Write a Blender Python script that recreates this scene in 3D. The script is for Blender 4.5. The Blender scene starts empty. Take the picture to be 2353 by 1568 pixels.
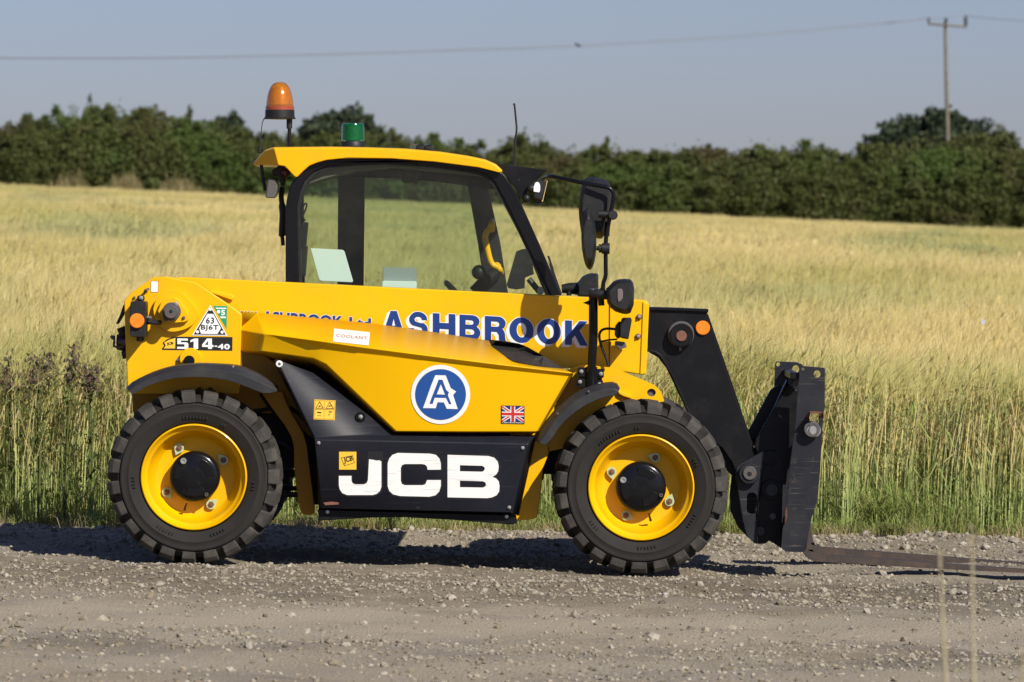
import bpy, bmesh, math, random
import numpy as np
from mathutils import Vector, Matrix
from mathutils.bvhtree import BVHTree
from mathutils.geometry import tessellate_polygon

random.seed(7)
rng = np.random.default_rng(7)
S = bpy.context.scene
COL = S.collection
PI = math.pi

# ------------------------------------------------------------------ camera, light, exposure
DIST, HCAM = 24.0, 1.45
FPX = 12442.0                      # focal length in units of a 2353 px wide picture
UC, VC, VH = 1176.5, 784.0, 566.0  # picture centre and the height of eye level
cam = bpy.data.cameras.new('camera')
cam_o = bpy.data.objects.new('camera', cam); COL.objects.link(cam_o)
cam_o.location = (0, -DIST, HCAM); cam_o.rotation_euler = (PI/2, 0, 0)
cam.sensor_width = 36.0; cam.lens = FPX*36/2353
cam.shift_y = -(VC-VH)/2353
cam.clip_start = 0.1; cam.clip_end = 6000
cam.dof.use_dof = True; cam.dof.focus_distance = DIST+0.25; cam.dof.aperture_fstop = 8.8
S.camera = cam_o

SUN = Vector((0.79, -1.12, 1.0)).normalized()
world = bpy.data.worlds.new('World'); S.world = world; world.use_nodes = True
nt = world.node_tree; nt.nodes.clear()
wo = nt.nodes.new('ShaderNodeOutputWorld'); bg = nt.nodes.new('ShaderNodeBackground')
sky = nt.nodes.new('ShaderNodeTexSky'); sky.sky_type = 'NISHITA'; sky.sun_disc = False
sky.sun_elevation = math.asin(SUN.z); sky.sun_rotation = math.atan2(SUN.x, SUN.y)
sky.altitude = 0; sky.air_density = 1.0; sky.dust_density = 0.5; sky.ozone_density = 1.2
tint = nt.nodes.new('ShaderNodeMix'); tint.data_type = 'RGBA'; tint.blend_type = 'MULTIPLY'
tint.inputs[0].default_value = 1.0; tint.inputs[7].default_value = (0.86, 0.93, 1.42, 1)
nt.links.new(sky.outputs[0], tint.inputs[6]); nt.links.new(tint.outputs[2], bg.inputs[0])
bg.inputs[1].default_value = 0.050
nt.links.new(bg.outputs[0], wo.inputs[0])
sl = bpy.data.lights.new('sun', 'SUN'); sl.energy = 5.0; sl.angle = math.radians(0.53); sl.color = (1.0, 0.94, 0.85)
so = bpy.data.objects.new('sun', sl); COL.objects.link(so)
so.rotation_euler = SUN.to_track_quat('Z', 'Y').to_euler(); so.location = (10, -14, 12)
S.view_settings.view_transform = 'Standard'; S.view_settings.look = 'None'
S.view_settings.exposure = 0.22; S.view_settings.gamma = 1.0; S.view_settings.use_curve_mapping = False
S.render.engine = 'CYCLES'
S.cycles.max_bounces = 7; S.cycles.diffuse_bounces = 3; S.cycles.glossy_bounces = 3
S.cycles.transparent_max_bounces = 24; S.cycles.transmission_bounces = 6

# ------------------------------------------------------------------ helpers
def P(u, v, y=0.0):
    """A photograph measurement (2353 px wide) at depth y metres behind the near wheels, in metres."""
    k = (DIST+y)/FPX
    return Vector(((u-UC)*k, y, HCAM-(v-VH)*k))
def crop(x0, y0, s):
    return lambda x, y: ((x0+x/s)/1.088, (y0+y/s)/1.088)
c1 = crop(240,640,3.92); c2 = crop(600,180,4.706); c3 = crop(1000,240,3.92); c4 = crop(700,400,3.3614)
c5 = crop(240,940,3.1365); c6 = crop(560,740,3.92); c7 = crop(900,740,3.92); c8 = crop(700,1040,3.3614)
d1 = crop(1380,660,3.92); d2 = crop(1320,940,3.0148); d3 = crop(1780,880,3.0148); d4 = crop(1900,1240,3.365)
d5 = crop(1300,400,4.126); e1 = crop(260,640,7.127)
def CL(f, *pts): return [f(*p) for p in pts]

def node(nt, t, **kw):
    n = nt.nodes.new(t)
    for k, v in kw.items(): setattr(n, k, v)
    return n
def mat(name, base, rough=0.5, metal=0.0, coat=0.0, noise=None, bump=None, spec=0.5, scratch=None):
    """noise=(scale, other colour, amount[, lo, hi]) mixes a second colour in; bump=(scale, strength, distance)."""
    m = bpy.data.materials.new(name); m.use_nodes = True
    nt = m.node_tree; b = nt.nodes['Principled BSDF']
    b.inputs['Base Color'].default_value = (*base, 1); b.inputs['Roughness'].default_value = rough
    b.inputs['Metallic'].default_value = metal; b.inputs['Coat Weight'].default_value = coat
    b.inputs['Coat Roughness'].default_value = 0.08
    b.inputs['Specular IOR Level'].default_value = spec
    tc = node(nt, 'ShaderNodeNewGeometry')
    if noise:
        for i, (sc, c2_, amt, lo, hi) in enumerate(noise if isinstance(noise[0], (tuple, list)) else [noise]):
            n = node(nt, 'ShaderNodeTexNoise'); n.inputs['Scale'].default_value = sc; n.inputs['Detail'].default_value = 6
            n.inputs['Roughness'].default_value = 0.62
            nt.links.new(tc.outputs['Position'], n.inputs['Vector'])
            mr = node(nt, 'ShaderNodeMapRange'); mr.inputs[1].default_value = lo; mr.inputs[2].default_value = hi
            mr.inputs[4].default_value = amt
            nt.links.new(n.outputs[0], mr.inputs[0])
            mx = node(nt, 'ShaderNodeMix', data_type='RGBA')
            nt.links.new(mr.outputs[0], mx.inputs[0])
            prev = b.inputs['Base Color']
            if prev.is_linked:
                nt.links.new(prev.links[0].from_socket, mx.inputs[6])
            else: mx.inputs[6].default_value = (*base, 1)
            mx.inputs[7].default_value = (*c2_, 1)
            nt.links.new(mx.outputs[2], b.inputs['Base Color'])
    if scratch:
        for vec, rot in ((scratch[0], 0.12), (scratch[0], -0.5)):
            mp = node(nt, 'ShaderNodeMapping'); mp.inputs['Scale'].default_value = vec; mp.inputs['Rotation'].default_value = (0, rot, 0)
            nt.links.new(tc.outputs['Position'], mp.inputs[0])
            n = node(nt, 'ShaderNodeTexNoise'); n.inputs['Scale'].default_value = 1; n.inputs['Detail'].default_value = 3
            nt.links.new(mp.outputs[0], n.inputs['Vector'])
            mr = node(nt, 'ShaderNodeMapRange'); mr.inputs[1].default_value = scratch[1]; mr.inputs[2].default_value = scratch[1]+.05; mr.inputs[4].default_value = scratch[3]
            nt.links.new(n.outputs[0], mr.inputs[0])
            mx = node(nt, 'ShaderNodeMix', data_type='RGBA'); nt.links.new(mr.outputs[0], mx.inputs[0])
            prev = b.inputs['Base Color']
            if prev.is_linked: nt.links.new(prev.links[0].from_socket, mx.inputs[6])
            else: mx.inputs[6].default_value = (*base, 1)
            mx.inputs[7].default_value = (*scratch[2], 1); nt.links.new(mx.outputs[2], b.inputs['Base Color'])
    if bump:
        n = node(nt, 'ShaderNodeTexNoise'); n.inputs['Scale'].default_value = bump[0]; n.inputs['Detail'].default_value = 5
        nt.links.new(tc.outputs['Position'], n.inputs['Vector'])
        bp = node(nt, 'ShaderNodeBump'); bp.inputs['Strength'].default_value = bump[1]; bp.inputs['Distance'].default_value = bump[2]
        nt.links.new(n.outputs[0], bp.inputs['Height']); nt.links.new(bp.outputs[0], b.inputs['Normal'])
    return m
def leafmat(name, cols, edge_green=None, hcol=None, transl=0.35, rough=0.6, patch=None):
    """Thin leaf: per-piece random colour between cols (Object Info random + island random); hcol: colour low on the stem by attribute h;
    patch=(colour, scale vector, lo, hi): a second colour in world-space patches."""
    m = bpy.data.materials.new(name); m.use_nodes = True; nt = m.node_tree; nt.nodes.clear()
    out = node(nt, 'ShaderNodeOutputMaterial'); geo = node(nt, 'ShaderNodeNewGeometry'); oi = node(nt, 'ShaderNodeObjectInfo')
    add = node(nt, 'ShaderNodeMath', operation='ADD'); fr = node(nt, 'ShaderNodeMath', operation='FRACT')
    nt.links.new(geo.outputs['Random Per Island'], add.inputs[0]); nt.links.new(oi.outputs['Random'], add.inputs[1]); nt.links.new(add.outputs[0], fr.inputs[0])
    cr = node(nt, 'ShaderNodeValToRGB'); el = cr.color_ramp.elements
    el[0].color = (*cols[0], 1); el[1].color = (*cols[-1], 1)
    for i, c in enumerate(cols[1:-1]):
        e = el.new((i+1)/(len(cols)-1)); e.color = (*c, 1)
    nt.links.new(fr.outputs[0], cr.inputs[0]); colr = cr.outputs[0]
    def mixin(fac, c_other, cur, first=False):
        mx = node(nt, 'ShaderNodeMix', data_type='RGBA')
        nt.links.new(fac, mx.inputs[0]); nt.links.new(cur, mx.inputs[6])
        mx.inputs[7].default_value = (*c_other, 1)
        return mx.outputs[2]
    if hcol:
        at = node(nt, 'ShaderNodeAttribute'); at.attribute_name = 'h'
        mr = node(nt, 'ShaderNodeMapRange'); mr.inputs[1].default_value = 0.62; mr.inputs[2].default_value = 0.12
        nt.links.new(at.outputs['Fac'], mr.inputs[0])
        mu = node(nt, 'ShaderNodeMath', operation='MULTIPLY'); mu.inputs[1].default_value = 0.85
        nt.links.new(mr.outputs[0], mu.inputs[0])
        colr = mixin(mu.outputs[0], hcol, colr)
    for p in ([patch] if patch and not isinstance(patch[0][0], tuple) else (patch or [])):
        mp = node(nt, 'ShaderNodeMapping'); mp.inputs['Scale'].default_value = p[1]
        nt.links.new(geo.outputs['Position'], mp.inputs[0])
        n = node(nt, 'ShaderNodeTexNoise'); n.inputs['Scale'].default_value = 1; n.inputs['Detail'].default_value = 4
        nt.links.new(mp.outputs[0], n.inputs['Vector'])
        mr = node(nt, 'ShaderNodeMapRange'); mr.inputs[1].default_value = p[2]; mr.inputs[2].default_value = p[3]; mr.inputs[4].default_value = p[4]
        nt.links.new(n.outputs[0], mr.inputs[0])
        colr = mixin(mr.outputs[0], p[0], colr)
    if edge_green:      # plants along the field edge ripen later: (colour, amount)
        sx = node(nt, 'ShaderNodeSeparateXYZ'); nt.links.new(geo.outputs['Position'], sx.inputs[0])
        nz = node(nt, 'ShaderNodeTexNoise'); nz.inputs['Scale'].default_value = 1.6; nt.links.new(geo.outputs['Position'], nz.inputs['Vector'])
        ma = node(nt, 'ShaderNodeMath', operation='MULTIPLY_ADD'); ma.inputs[1].default_value = 3.0; nt.links.new(nz.outputs[0], ma.inputs[0]); nt.links.new(sx.outputs[1], ma.inputs[2])
        mr = node(nt, 'ShaderNodeMapRange'); mr.inputs[1].default_value = 5.2; mr.inputs[2].default_value = 8.2; mr.inputs[3].default_value = edge_green[1]; mr.inputs[4].default_value = 0.0
        nt.links.new(ma.outputs[0], mr.inputs[0]); colr = mixin(mr.outputs[0], edge_green[0], colr)
    d = node(nt, 'ShaderNodeBsdfPrincipled'); d.inputs['Roughness'].default_value = rough; d.inputs['Specular IOR Level'].default_value = 0.25
    t = node(nt, 'ShaderNodeBsdfTranslucent'); mx = node(nt, 'ShaderNodeMixShader'); mx.inputs[0].default_value = transl
    nt.links.new(colr, d.inputs['Base Color']); nt.links.new(colr, t.inputs['Color'])
    nt.links.new(d.outputs[0], mx.inputs[1]); nt.links.new(t.outputs[0], mx.inputs[2]); nt.links.new(mx.outputs[0], out.inputs[0])
    return m
def glassmat(name, tint_c, fac=0.06):
    m = bpy.data.materials.new(name); m.use_nodes = True; nt = m.node_tree; nt.nodes.clear()
    out = node(nt, 'ShaderNodeOutputMaterial'); tr = node(nt, 'ShaderNodeBsdfTransparent'); gl = node(nt, 'ShaderNodeBsdfGlossy')
    tr.inputs[0].default_value = (*tint_c, 1); gl.inputs['Roughness'].default_value = 0.03
    lw = node(nt, 'ShaderNodeLayerWeight'); pw = node(nt, 'ShaderNodeMath', operation='POWER'); pw.inputs[1].default_value = 5
    fr = node(nt, 'ShaderNodeMapRange'); fr.inputs[3].default_value = 0.025; fr.inputs[4].default_value = 0.6
    lw.inputs[0].default_value = 0.5; nt.links.new(lw.outputs['Facing'], pw.inputs[0]); nt.links.new(pw.outputs[0], fr.inputs[0])
    mx = node(nt, 'ShaderNodeMixShader'); nt.links.new(fr.outputs[0], mx.inputs[0])
    nt.links.new(tr.outputs[0], mx.inputs[1]); nt.links.new(gl.outputs[0], mx.inputs[2])
    df = node(nt, 'ShaderNodeBsdfDiffuse'); df.inputs[0].default_value = (.45, .42, .34, 1); nz = node(nt, 'ShaderNodeTexNoise'); nz.inputs['Scale'].default_value = 5; nz.inputs['Detail'].default_value = 8; nz.inputs['Roughness'].default_value = .75
    g = node(nt, 'ShaderNodeNewGeometry'); nt.links.new(g.outputs['Position'], nz.inputs['Vector'])
    r = node(nt, 'ShaderNodeMapRange'); r.inputs[1].default_value = .4; r.inputs[2].default_value = .8; r.inputs[4].default_value = .018; nt.links.new(nz.outputs[0], r.inputs[0])
    m2 = node(nt, 'ShaderNodeMixShader'); nt.links.new(r.outputs[0], m2.inputs[0]); nt.links.new(mx.outputs[0], m2.inputs[1]); nt.links.new(df.outputs[0], m2.inputs[2]); nt.links.new(m2.outputs[0], out.inputs[0])
    return m

def tag(o, label=None, cat=None, group=None, kind=None):
    if label: o['label'] = label
    if cat: o['category'] = cat
    if group: o['group'] = group
    if kind: o['kind'] = kind
    return o
def empty(name, parent=None, loc=(0,0,0)):
    o = bpy.data.objects.new(name, None); COL.objects.link(o); o.location = loc; o.empty_display_size = 0.1
    if parent: o.parent = parent
    return o
def obj(name, me, m=None, parent=None, smooth=30, bevel=0, seg=2):
    o = bpy.data.objects.new(name, me); COL.objects.link(o)
    if m is not None: me.materials.append(m)
    if parent: o.parent = parent
    if smooth is not None and len(me.polygons):
        me.polygons.foreach_set('use_smooth', [True]*len(me.polygons))
        me.set_sharp_from_angle(angle=math.radians(smooth))
    if bevel:
        md = o.modifiers.new('bevel', 'BEVEL'); md.width = bevel; md.segments = seg; md.limit_method = 'ANGLE'
        md.angle_limit = math.radians(25); md.harden_normals = True
    return o
def mesh(name, vs, fs):
    me = bpy.data.meshes.new(name); me.from_pydata([tuple(v) for v in vs], [], [tuple(f) for f in fs]); me.update(); return me
def fixn(me):
    bm = bmesh.new(); bm.from_mesh(me); bmesh.ops.recalc_face_normals(bm, faces=bm.faces); bm.to_mesh(me); bm.free(); return me
class MB:
    def __init__(s): s.v = []; s.f = []
    def add(s, vs, fs):
        n = len(s.v); s.v += [tuple(v) for v in vs]; s.f += [tuple(i+n for i in f) for f in fs]; return s
    def build(s, name, m=None, parent=None, **kw):
        return obj(name, fixn(mesh(name, s.v, s.f)), m, parent, **kw)
    def box(s, a, b):
        x0,y0,z0 = a; x1,y1,z1 = b
        s.add([(x0,y0,z0),(x1,y0,z0),(x1,y1,z0),(x0,y1,z0),(x0,y0,z1),(x1,y0,z1),(x1,y1,z1),(x0,y1,z1)],
              [(0,3,2,1),(4,5,6,7),(0,1,5,4),(1,2,6,5),(2,3,7,6),(3,0,4,7)]); return s
    def prism(s, loops, y0, y1, slant=0.0):
        """loops of picture points at depth y0, pushed straight back to y1."""
        L = [[P(u, v, y0) for u, v in lp] for lp in loops]
        tris = tessellate_polygon(L); flat = [p for lp in L for p in lp]; n = len(flat)
        vs = flat + [Vector((p.x, y1, p.z)) for p in flat]
        fs = [t for t in tris] + [tuple(i+n for i in reversed(t)) for t in tris]
        k = 0
        for lp in L:
            m_ = len(lp)
            for i in range(m_):
                a, b = k+i, k+(i+1) % m_
                fs.append((a, b, b+n, a+n))
            k += m_
        s.add(vs, fs); return s
    def tube(s, pts, r, n=10, cap=True):
        pts = [Vector(p) for p in pts]; rr = r if isinstance(r, (list, tuple)) else [r]*len(pts)
        rings = []; up = None
        for i, p in enumerate(pts):
            t = ((pts[min(i+1, len(pts)-1)]-p).normalized() + (p-pts[max(i-1, 0)]).normalized()).normalized()
            if up is None:
                up = Vector((0,1,0)) if abs(t.y) < 0.9 else Vector((1,0,0))
            a = t.cross(up).normalized(); b = a.cross(t).normalized(); up = b
            rings.append([p + a*math.cos(2*PI*j/n)*rr[i] + b*math.sin(2*PI*j/n)*rr[i] for j in range(n)])
        vs = [q for rg in rings for q in rg]; fs = []
        for i in range(len(rings)-1):
            for j in range(n):
                fs.append((i*n+j, i*n+(j+1) % n, (i+1)*n+(j+1) % n, (i+1)*n+j))
        if cap: fs += [tuple(range(n))[::-1], tuple((len(rings)-1)*n+j for j in range(n))]
        s.add(vs, fs); return s
    def lathe(s, prof, c=(0,0,0), axis='Y', n=64, closed=False):
        """prof = [(radius, height along the axis)]"""
        vs = []; fs = []; m_ = len(prof)
        for j in range(n):
            a = 2*PI*j/n; ca, sa = math.cos(a), math.sin(a)
            for r, h in prof:
                if axis == 'Y': vs.append((c[0]+r*ca, c[1]+h, c[2]+r*sa))
                elif axis == 'Z': vs.append((c[0]+r*ca, c[1]+r*sa, c[2]+h))
                else: vs.append((c[0]+h, c[1]+r*ca, c[2]+r*sa))
        for j in range(n):
            k = (j+1) % n
            for i in range(m_-1 if not closed else m_):
                i2 = (i+1) % m_
                fs.append((j*m_+i, k*m_+i, k*m_+i2, j*m_+i2))
        if not closed:
            if prof[0][0] > 1e-5: fs.append(tuple(j*m_ for j in range(n)))
            if prof[-1][0] > 1e-5: fs.append(tuple(j*m_+m_-1 for j in range(n))[::-1])
        s.add(vs, fs); return s
    def ball(s, c, r, n=14, m_=9):
        rx, ry, rz = r if isinstance(r, (tuple, list)) else (r, r, r)
        vs = [(c[0], c[1], c[2]+rz)]; fs = []
        for i in range(1, m_):
            t = PI*i/m_
            for j in range(n):
                a = 2*PI*j/n; vs.append((c[0]+rx*math.sin(t)*math.cos(a), c[1]+ry*math.sin(t)*math.sin(a), c[2]+rz*math.cos(t)))
        vs.append((c[0], c[1], c[2]-rz)); L = len(vs)-1
        for j in range(n):
            fs.append((0, 1+j, 1+(j+1) % n)); fs.append((L, L-n+(j+1) % n, L-n+j))
            for i in range(m_-2):
                a = 1+i*n; fs.append((a+j, a+n+j, a+n+(j+1) % n, a+(j+1) % n))
        s.add(vs, fs); return s
def prism(name, loops, y0, y1, m, parent, **kw):
    if not isinstance(loops[0][0], (tuple, list)): loops = [loops]
    return MB().prism(loops, y0, y1).build(name, m, parent, **kw)
def ell(u, v, ru, rv=None, n=32, a0=0.0):
    rv = ru if rv is None else rv
    return [(u+ru*math.cos(a0+2*PI*i/n), v+rv*math.sin(a0+2*PI*i/n)) for i in range(n)]
def rrect(u0, v0, u1, v1, r, n=5):
    out = []
    for cx, cy, a in ((u1-r, v0+r, -PI/2), (u1-r, v1-r, 0), (u0+r, v1-r, PI/2), (u0+r, v0+r, PI)):
        out += [(cx+r*math.cos(a+PI/2*i/n), cy+r*math.sin(a+PI/2*i/n)) for i in range(n+1)]
    return out
def disc(name, u, v, y0, y1, r, m, parent, n=24, **kw):
    c = P(u, v, y0)
    rr = r*(DIST+y0)/FPX
    b = min(0.25*rr, 0.003)
    return MB().lathe([(rr-b, 0), (rr, b), (rr, y1-y0)], (c.x, y0, c.z), n=n).build(name, m, parent, **kw)
def smooth_path(pts, k=6):
    """Catmull-Rom through 2-D or 3-D points."""
    out = []; n = len(pts); pts = [Vector(p) for p in pts]
    for i in range(n-1):
        p0, p1, p2, p3 = pts[max(i-1,0)], pts[i], pts[i+1], pts[min(i+2,n-1)]
        for j in range(k):
            t = j/k
            out.append(0.5*((2*p1)+(p2-p0)*t+(2*p0-5*p1+4*p2-p3)*t*t+(3*p1-p0-3*p2+p3)*t**3))
    out.append(pts[-1]); return out

# decals: thin pieces laid on the real surface behind them
CAMP = Vector((0, -DIST, HCAM))
def bvh_of(*objs):
    vs = []; fs = []
    for o in objs:
        n = len(vs); vs += [v.co.copy() for v in o.data.vertices]; fs += [tuple(i+n for i in p.vertices) for p in o.data.polygons]
    return BVHTree.FromPolygons(vs, fs)
def on_surface(u, v, bvh, off, y_guess=0.1):
    d = (P(u, v, 0)-CAMP).normalized(); h = bvh.ray_cast(CAMP, d)
    if h[0] is None: q = P(u, v, y_guess)
    else: q = h[0]
    return q - d*off
def decal(name, polys, m, bvh, off, parent, maxlen=None, y_guess=0.1):
    bm = bmesh.new()
    for loops in polys:
        if not isinstance(loops[0][0], (tuple, list)): loops = [loops]
        L = [[Vector((u, v, 0)) for u, v in lp] for lp in loops]; flat = [p for lp in L for p in lp]
        vs = [bm.verts.new(p) for p in flat]
        for t in tessellate_polygon(L):
            try: bm.faces.new([vs[i] for i in t])
            except ValueError: pass
    if maxlen:
        for _ in range(5):
            es = [e for e in bm.edges if e.calc_length() > maxlen]
            if not es: break
            bmesh.ops.subdivide_edges(bm, edges=es, cuts=1)
            bmesh.ops.triangulate(bm, faces=bm.faces)
    for v_ in bm.verts: v_.co = on_surface(v_.co.x, v_.co.y, bvh, off, y_guess)
    bm.normal_update()
    for f in bm.faces:
        if f.normal.y > 0: f.normal_flip()
    me = bpy.data.meshes.new(name); bm.to_mesh(me); bm.free()
    return obj(name, me, m, parent, smooth=None)
def text_polys(s, bold=0.0, spacing=1.0):
    cu = bpy.data.curves.new('t', 'FONT'); cu.body = s; cu.offset = bold; cu.space_character = spacing; cu.resolution_u = 3
    o = bpy.data.objects.new('t', cu); COL.objects.link(o)
    dg = bpy.context.evaluated_depsgraph_get(); me = bpy.data.meshes.new_from_object(o.evaluated_get(dg))
    vs = [(v.co.x, v.co.y) for v in me.vertices]; fs = [tuple(p.vertices) for p in me.polygons]
    bpy.data.objects.remove(o); bpy.data.curves.remove(cu); bpy.data.meshes.remove(me)
    xs = [p[0] for p in vs]; ys = [p[1] for p in vs]
    x0, x1, y0, y1 = min(xs), max(xs), min(ys), max(ys)
    return [((x-x0)/(x1-x0), (y-y0)/(y1-y0)) for x, y in vs], fs
def text_decal(name, s, BL, BR, TL, m, bvh, off, parent, bold=0.0, spacing=1.0, y_guess=0.1):
    vs, fs = text_polys(s, bold, spacing)
    pts = [(BL[0]+x*(BR[0]-BL[0])+y*(TL[0]-BL[0]), BL[1]+x*(BR[1]-BL[1])+y*(TL[1]-BL[1])) for x, y in vs]
    me = mesh(name, [on_surface(u, v, bvh, off, y_guess) for u, v in pts], [f[::-1] for f in fs])
    return obj(name, me, m, parent, smooth=None)

def scatter(name, protos, pts, rot, scl, idx, kind='stuff'):
    """One object that carries copies of the proto meshes on given points."""
    pc = bpy.data.collections.new(name+'_pieces')
    for i, me in enumerate(protos):
        o = bpy.data.objects.new('%s_piece_%02d' % (name, i), me); pc.objects.link(o)
    n = len(pts); me = bpy.data.meshes.new(name); me.vertices.add(n)
    me.vertices.foreach_set('co', np.asarray(pts, dtype=np.float32).ravel())
    for nm, tp, arr in (('rot', 'FLOAT_VECTOR', rot), ('scl', 'FLOAT_VECTOR', scl)):
        a = me.attributes.new(nm, tp, 'POINT'); a.data.foreach_set('vector', np.asarray(arr, dtype=np.float32).ravel())
    a = me.attributes.new('idx', 'INT', 'POINT'); a.data.foreach_set('value', np.asarray(idx, dtype=np.int32))
    o = bpy.data.objects.new(name, me); COL.objects.link(o)
    g = bpy.data.node_groups.new(name, 'GeometryNodeTree')
    g.interface.new_socket('Geometry', in_out='INPUT', socket_type='NodeSocketGeometry')
    g.interface.new_socket('Geometry', in_out='OUTPUT', socket_type='NodeSocketGeometry')
    gi = g.nodes.new('NodeGroupInput'); go = g.nodes.new('NodeGroupOutput')
    ci = g.nodes.new('GeometryNodeCollectionInfo'); ci.inputs[0].default_value = pc
    ci.inputs[1].default_value = True; ci.inputs[2].default_value = True
    ip = g.nodes.new('GeometryNodeInstanceOnPoints'); ip.inputs['Pick Instance'].default_value = True
    def attr(nm, tp):
        a = g.nodes.new('GeometryNodeInputNamedAttribute'); a.data_type = tp; a.inputs[0].default_value = nm; return a.outputs[0]
    er = g.nodes.new('FunctionNodeEulerToRotation')
    g.links.new(attr('rot', 'FLOAT_VECTOR'), er.inputs[0]); g.links.new(er.outputs[0], ip.inputs['Rotation'])
    g.links.new(attr('scl', 'FLOAT_VECTOR'), ip.inputs['Scale']); g.links.new(attr('idx', 'INT'), ip.inputs['Instance Index'])
    g.links.new(gi.outputs[0], ip.inputs['Points']); g.links.new(ci.outputs[0], ip.inputs['Instance'])
    g.links.new(ip.outputs[0], go.inputs[0])
    md = o.modifiers.new('scatter', 'NODES'); md.node_group = g
    o['kind'] = kind
    return o

# ------------------------------------------------------------------ materials
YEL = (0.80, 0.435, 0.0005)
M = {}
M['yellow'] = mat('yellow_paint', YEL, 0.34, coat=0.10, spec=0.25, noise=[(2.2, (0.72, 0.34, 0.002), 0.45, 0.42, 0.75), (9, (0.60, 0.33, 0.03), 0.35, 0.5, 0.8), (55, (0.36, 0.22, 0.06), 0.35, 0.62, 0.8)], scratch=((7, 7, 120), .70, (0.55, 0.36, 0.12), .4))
M['yellow_shaded'] = mat('shaded_grimy_yellow_paint', (0.34, 0.16, 0.006), 0.5, spec=0.2, noise=[(6, (0.20, 0.12, 0.03), 0.5, 0.45, 0.8), (45, (0.33, 0.22, 0.10), 0.4, 0.6, 0.8)])  # wheel-arch and underside shade put into a darker base yellow; noise adds dirt
M['plastic'] = mat('charcoal_plastic', (0.010, 0.011, 0.017), 0.42, spec=0.22, scratch=((4, 4, 190), .68, (0.07, 0.07, 0.075), .5), noise=[(5, (0.017, 0.018, 0.022), 0.7, 0.4, 0.7), (60, (0.06, 0.055, 0.05), 0.3, 0.64, 0.8)], bump=(160, 0.15, 0.002))
M['fender'] = mat('fender_plastic', (0.022, 0.022, 0.024), 0.48, spec=0.35, noise=[(7, (0.065, 0.06, 0.052), 0.55, 0.45, 0.75)], bump=(220, 0.2, 0.002))
M['black'] = mat('black_steel_paint', (0.007, 0.007, 0.008), 0.36, spec=0.2, noise=[(9, (0.018, 0.016, 0.015), 0.7, 0.48, 0.7), (50, (0.11, 0.09, 0.07), 0.4, 0.66, 0.8)])
M['gloss'] = mat('gloss_black_paint', (0.006, 0.006, 0.007), 0.22, coat=0.1, spec=0.22, noise=(30, (0.04, 0.035, 0.03), 0.3, 0.6, 0.8))
M['rubber_trim'] = mat('matt_black_plastic', (0.012, 0.012, 0.012), 0.5, spec=0.35, noise=(25, (0.05, 0.048, 0.045), 0.5, 0.5, 0.8))
M['dark'] = mat('underbody_grime', (0.008, 0.008, 0.008), 0.8, noise=(12, (0.03, 0.024, 0.018), 0.6, 0.45, 0.75))
M['tyre'] = mat('tyre_rubber', (0.020, 0.0185, 0.0165), 0.75, spec=0.2, noise=[(8, (0.03, 0.027, 0.024), 0.6, 0.4, 0.7), (70, (0.06, 0.053, 0.044), 0.4, 0.6, 0.8)], bump=(90, 0.25, 0.003))
M['tread'] = mat('dusty_tread_rubber', (0.030, 0.027, 0.0235), 0.85, noise=[(9, (0.085, 0.074, 0.060), 0.8, 0.42, 0.68), (60, (0.022, 0.021, 0.02), 0.5, 0.55, 0.75)], bump=(120, 0.4, 0.004))
M['steel'] = mat('zinc_steel', (0.55, 0.54, 0.50), 0.35, metal=0.8, noise=(60, (0.25, 0.2, 0.15), 0.6, 0.5, 0.8))
M['worn'] = mat('worn_grey_steel', (0.10, 0.095, 0.09), 0.5, metal=0.3, noise=[(25, (0.20, 0.11, 0.06), 0.6, 0.5, 0.75)])
M['plate'] = mat('scuffed_black_plate', (0.012, 0.013, 0.017), 0.42, spec=0.3, scratch=((5, 5, 170), .66, (0.13, 0.12, 0.10), .6), noise=[(6, (0.030, 0.030, 0.033), 0.8, 0.4, 0.75), (28, (0.12, 0.09, 0.06), 0.45, 0.6, 0.8)], bump=(80, 0.15, 0.002))
M['rust'] = mat('rusty_fork_steel', (0.045, 0.034, 0.028), 0.6, metal=0.2, noise=[(14, (0.10, 0.06, 0.038), 0.8, 0.42, 0.7), (60, (0.035, 0.03, 0.028), 0.6, 0.5, 0.75)], bump=(90, 0.4, 0.003))
M['rustpin'] = mat('rusty_pin', (0.19, 0.075, 0.045), 0.6, noise=(60, (0.08, 0.04, 0.03), 0.7, 0.45, 0.7))
M['orange'] = mat('orange_reflector', (0.90, 0.20, 0.005), 0.22, coat=0.8, noise=(40, (0.95, 0.30, 0.02), 0.6, 0.4, 0.7))
M['white'] = mat('white_vinyl', (0.80, 0.80, 0.78), 0.4)
M['letter_white'] = mat('worn_white_lettering', (0.80, 0.79, 0.75), 0.4, scratch=((6, 6, 160), .63, (0.45, 0.44, 0.42), .5), noise=[(5, (0.62, 0.61, 0.57), 0.6, 0.5, 0.75), (35, (0.5, 0.48, 0.44), 0.35, 0.62, 0.8)])
M['blue'] = mat('blue_vinyl', (0.005, 0.034, 0.185), 0.4)
M['blue2'] = mat('blue_emblem_vinyl', (0.014, 0.075, 0.29), 0.38)
M['ink'] = mat('black_print', (0.012, 0.012, 0.013), 0.4)
M['green_s'] = mat('green_sticker', (0.01, 0.30, 0.14), 0.4)
M['red_s'] = mat('red_print', (0.55, 0.03, 0.03), 0.4)
M['navy_s'] = mat('navy_print', (0.02, 0.03, 0.16), 0.4)
M['tag_y'] = mat('yellow_sticker', (0.85, 0.50, 0.04), 0.4)
M['indicator'] = mat('pale_green_nut_tag', (0.42, 0.52, 0.28), 0.45)
M['coolant'] = mat('faded_red_print', (0.45, 0.12, 0.12), 0.5)
M['glass'] = glassmat('green_tinted_glass', (0.88, 0.93, 0.88))
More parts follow.
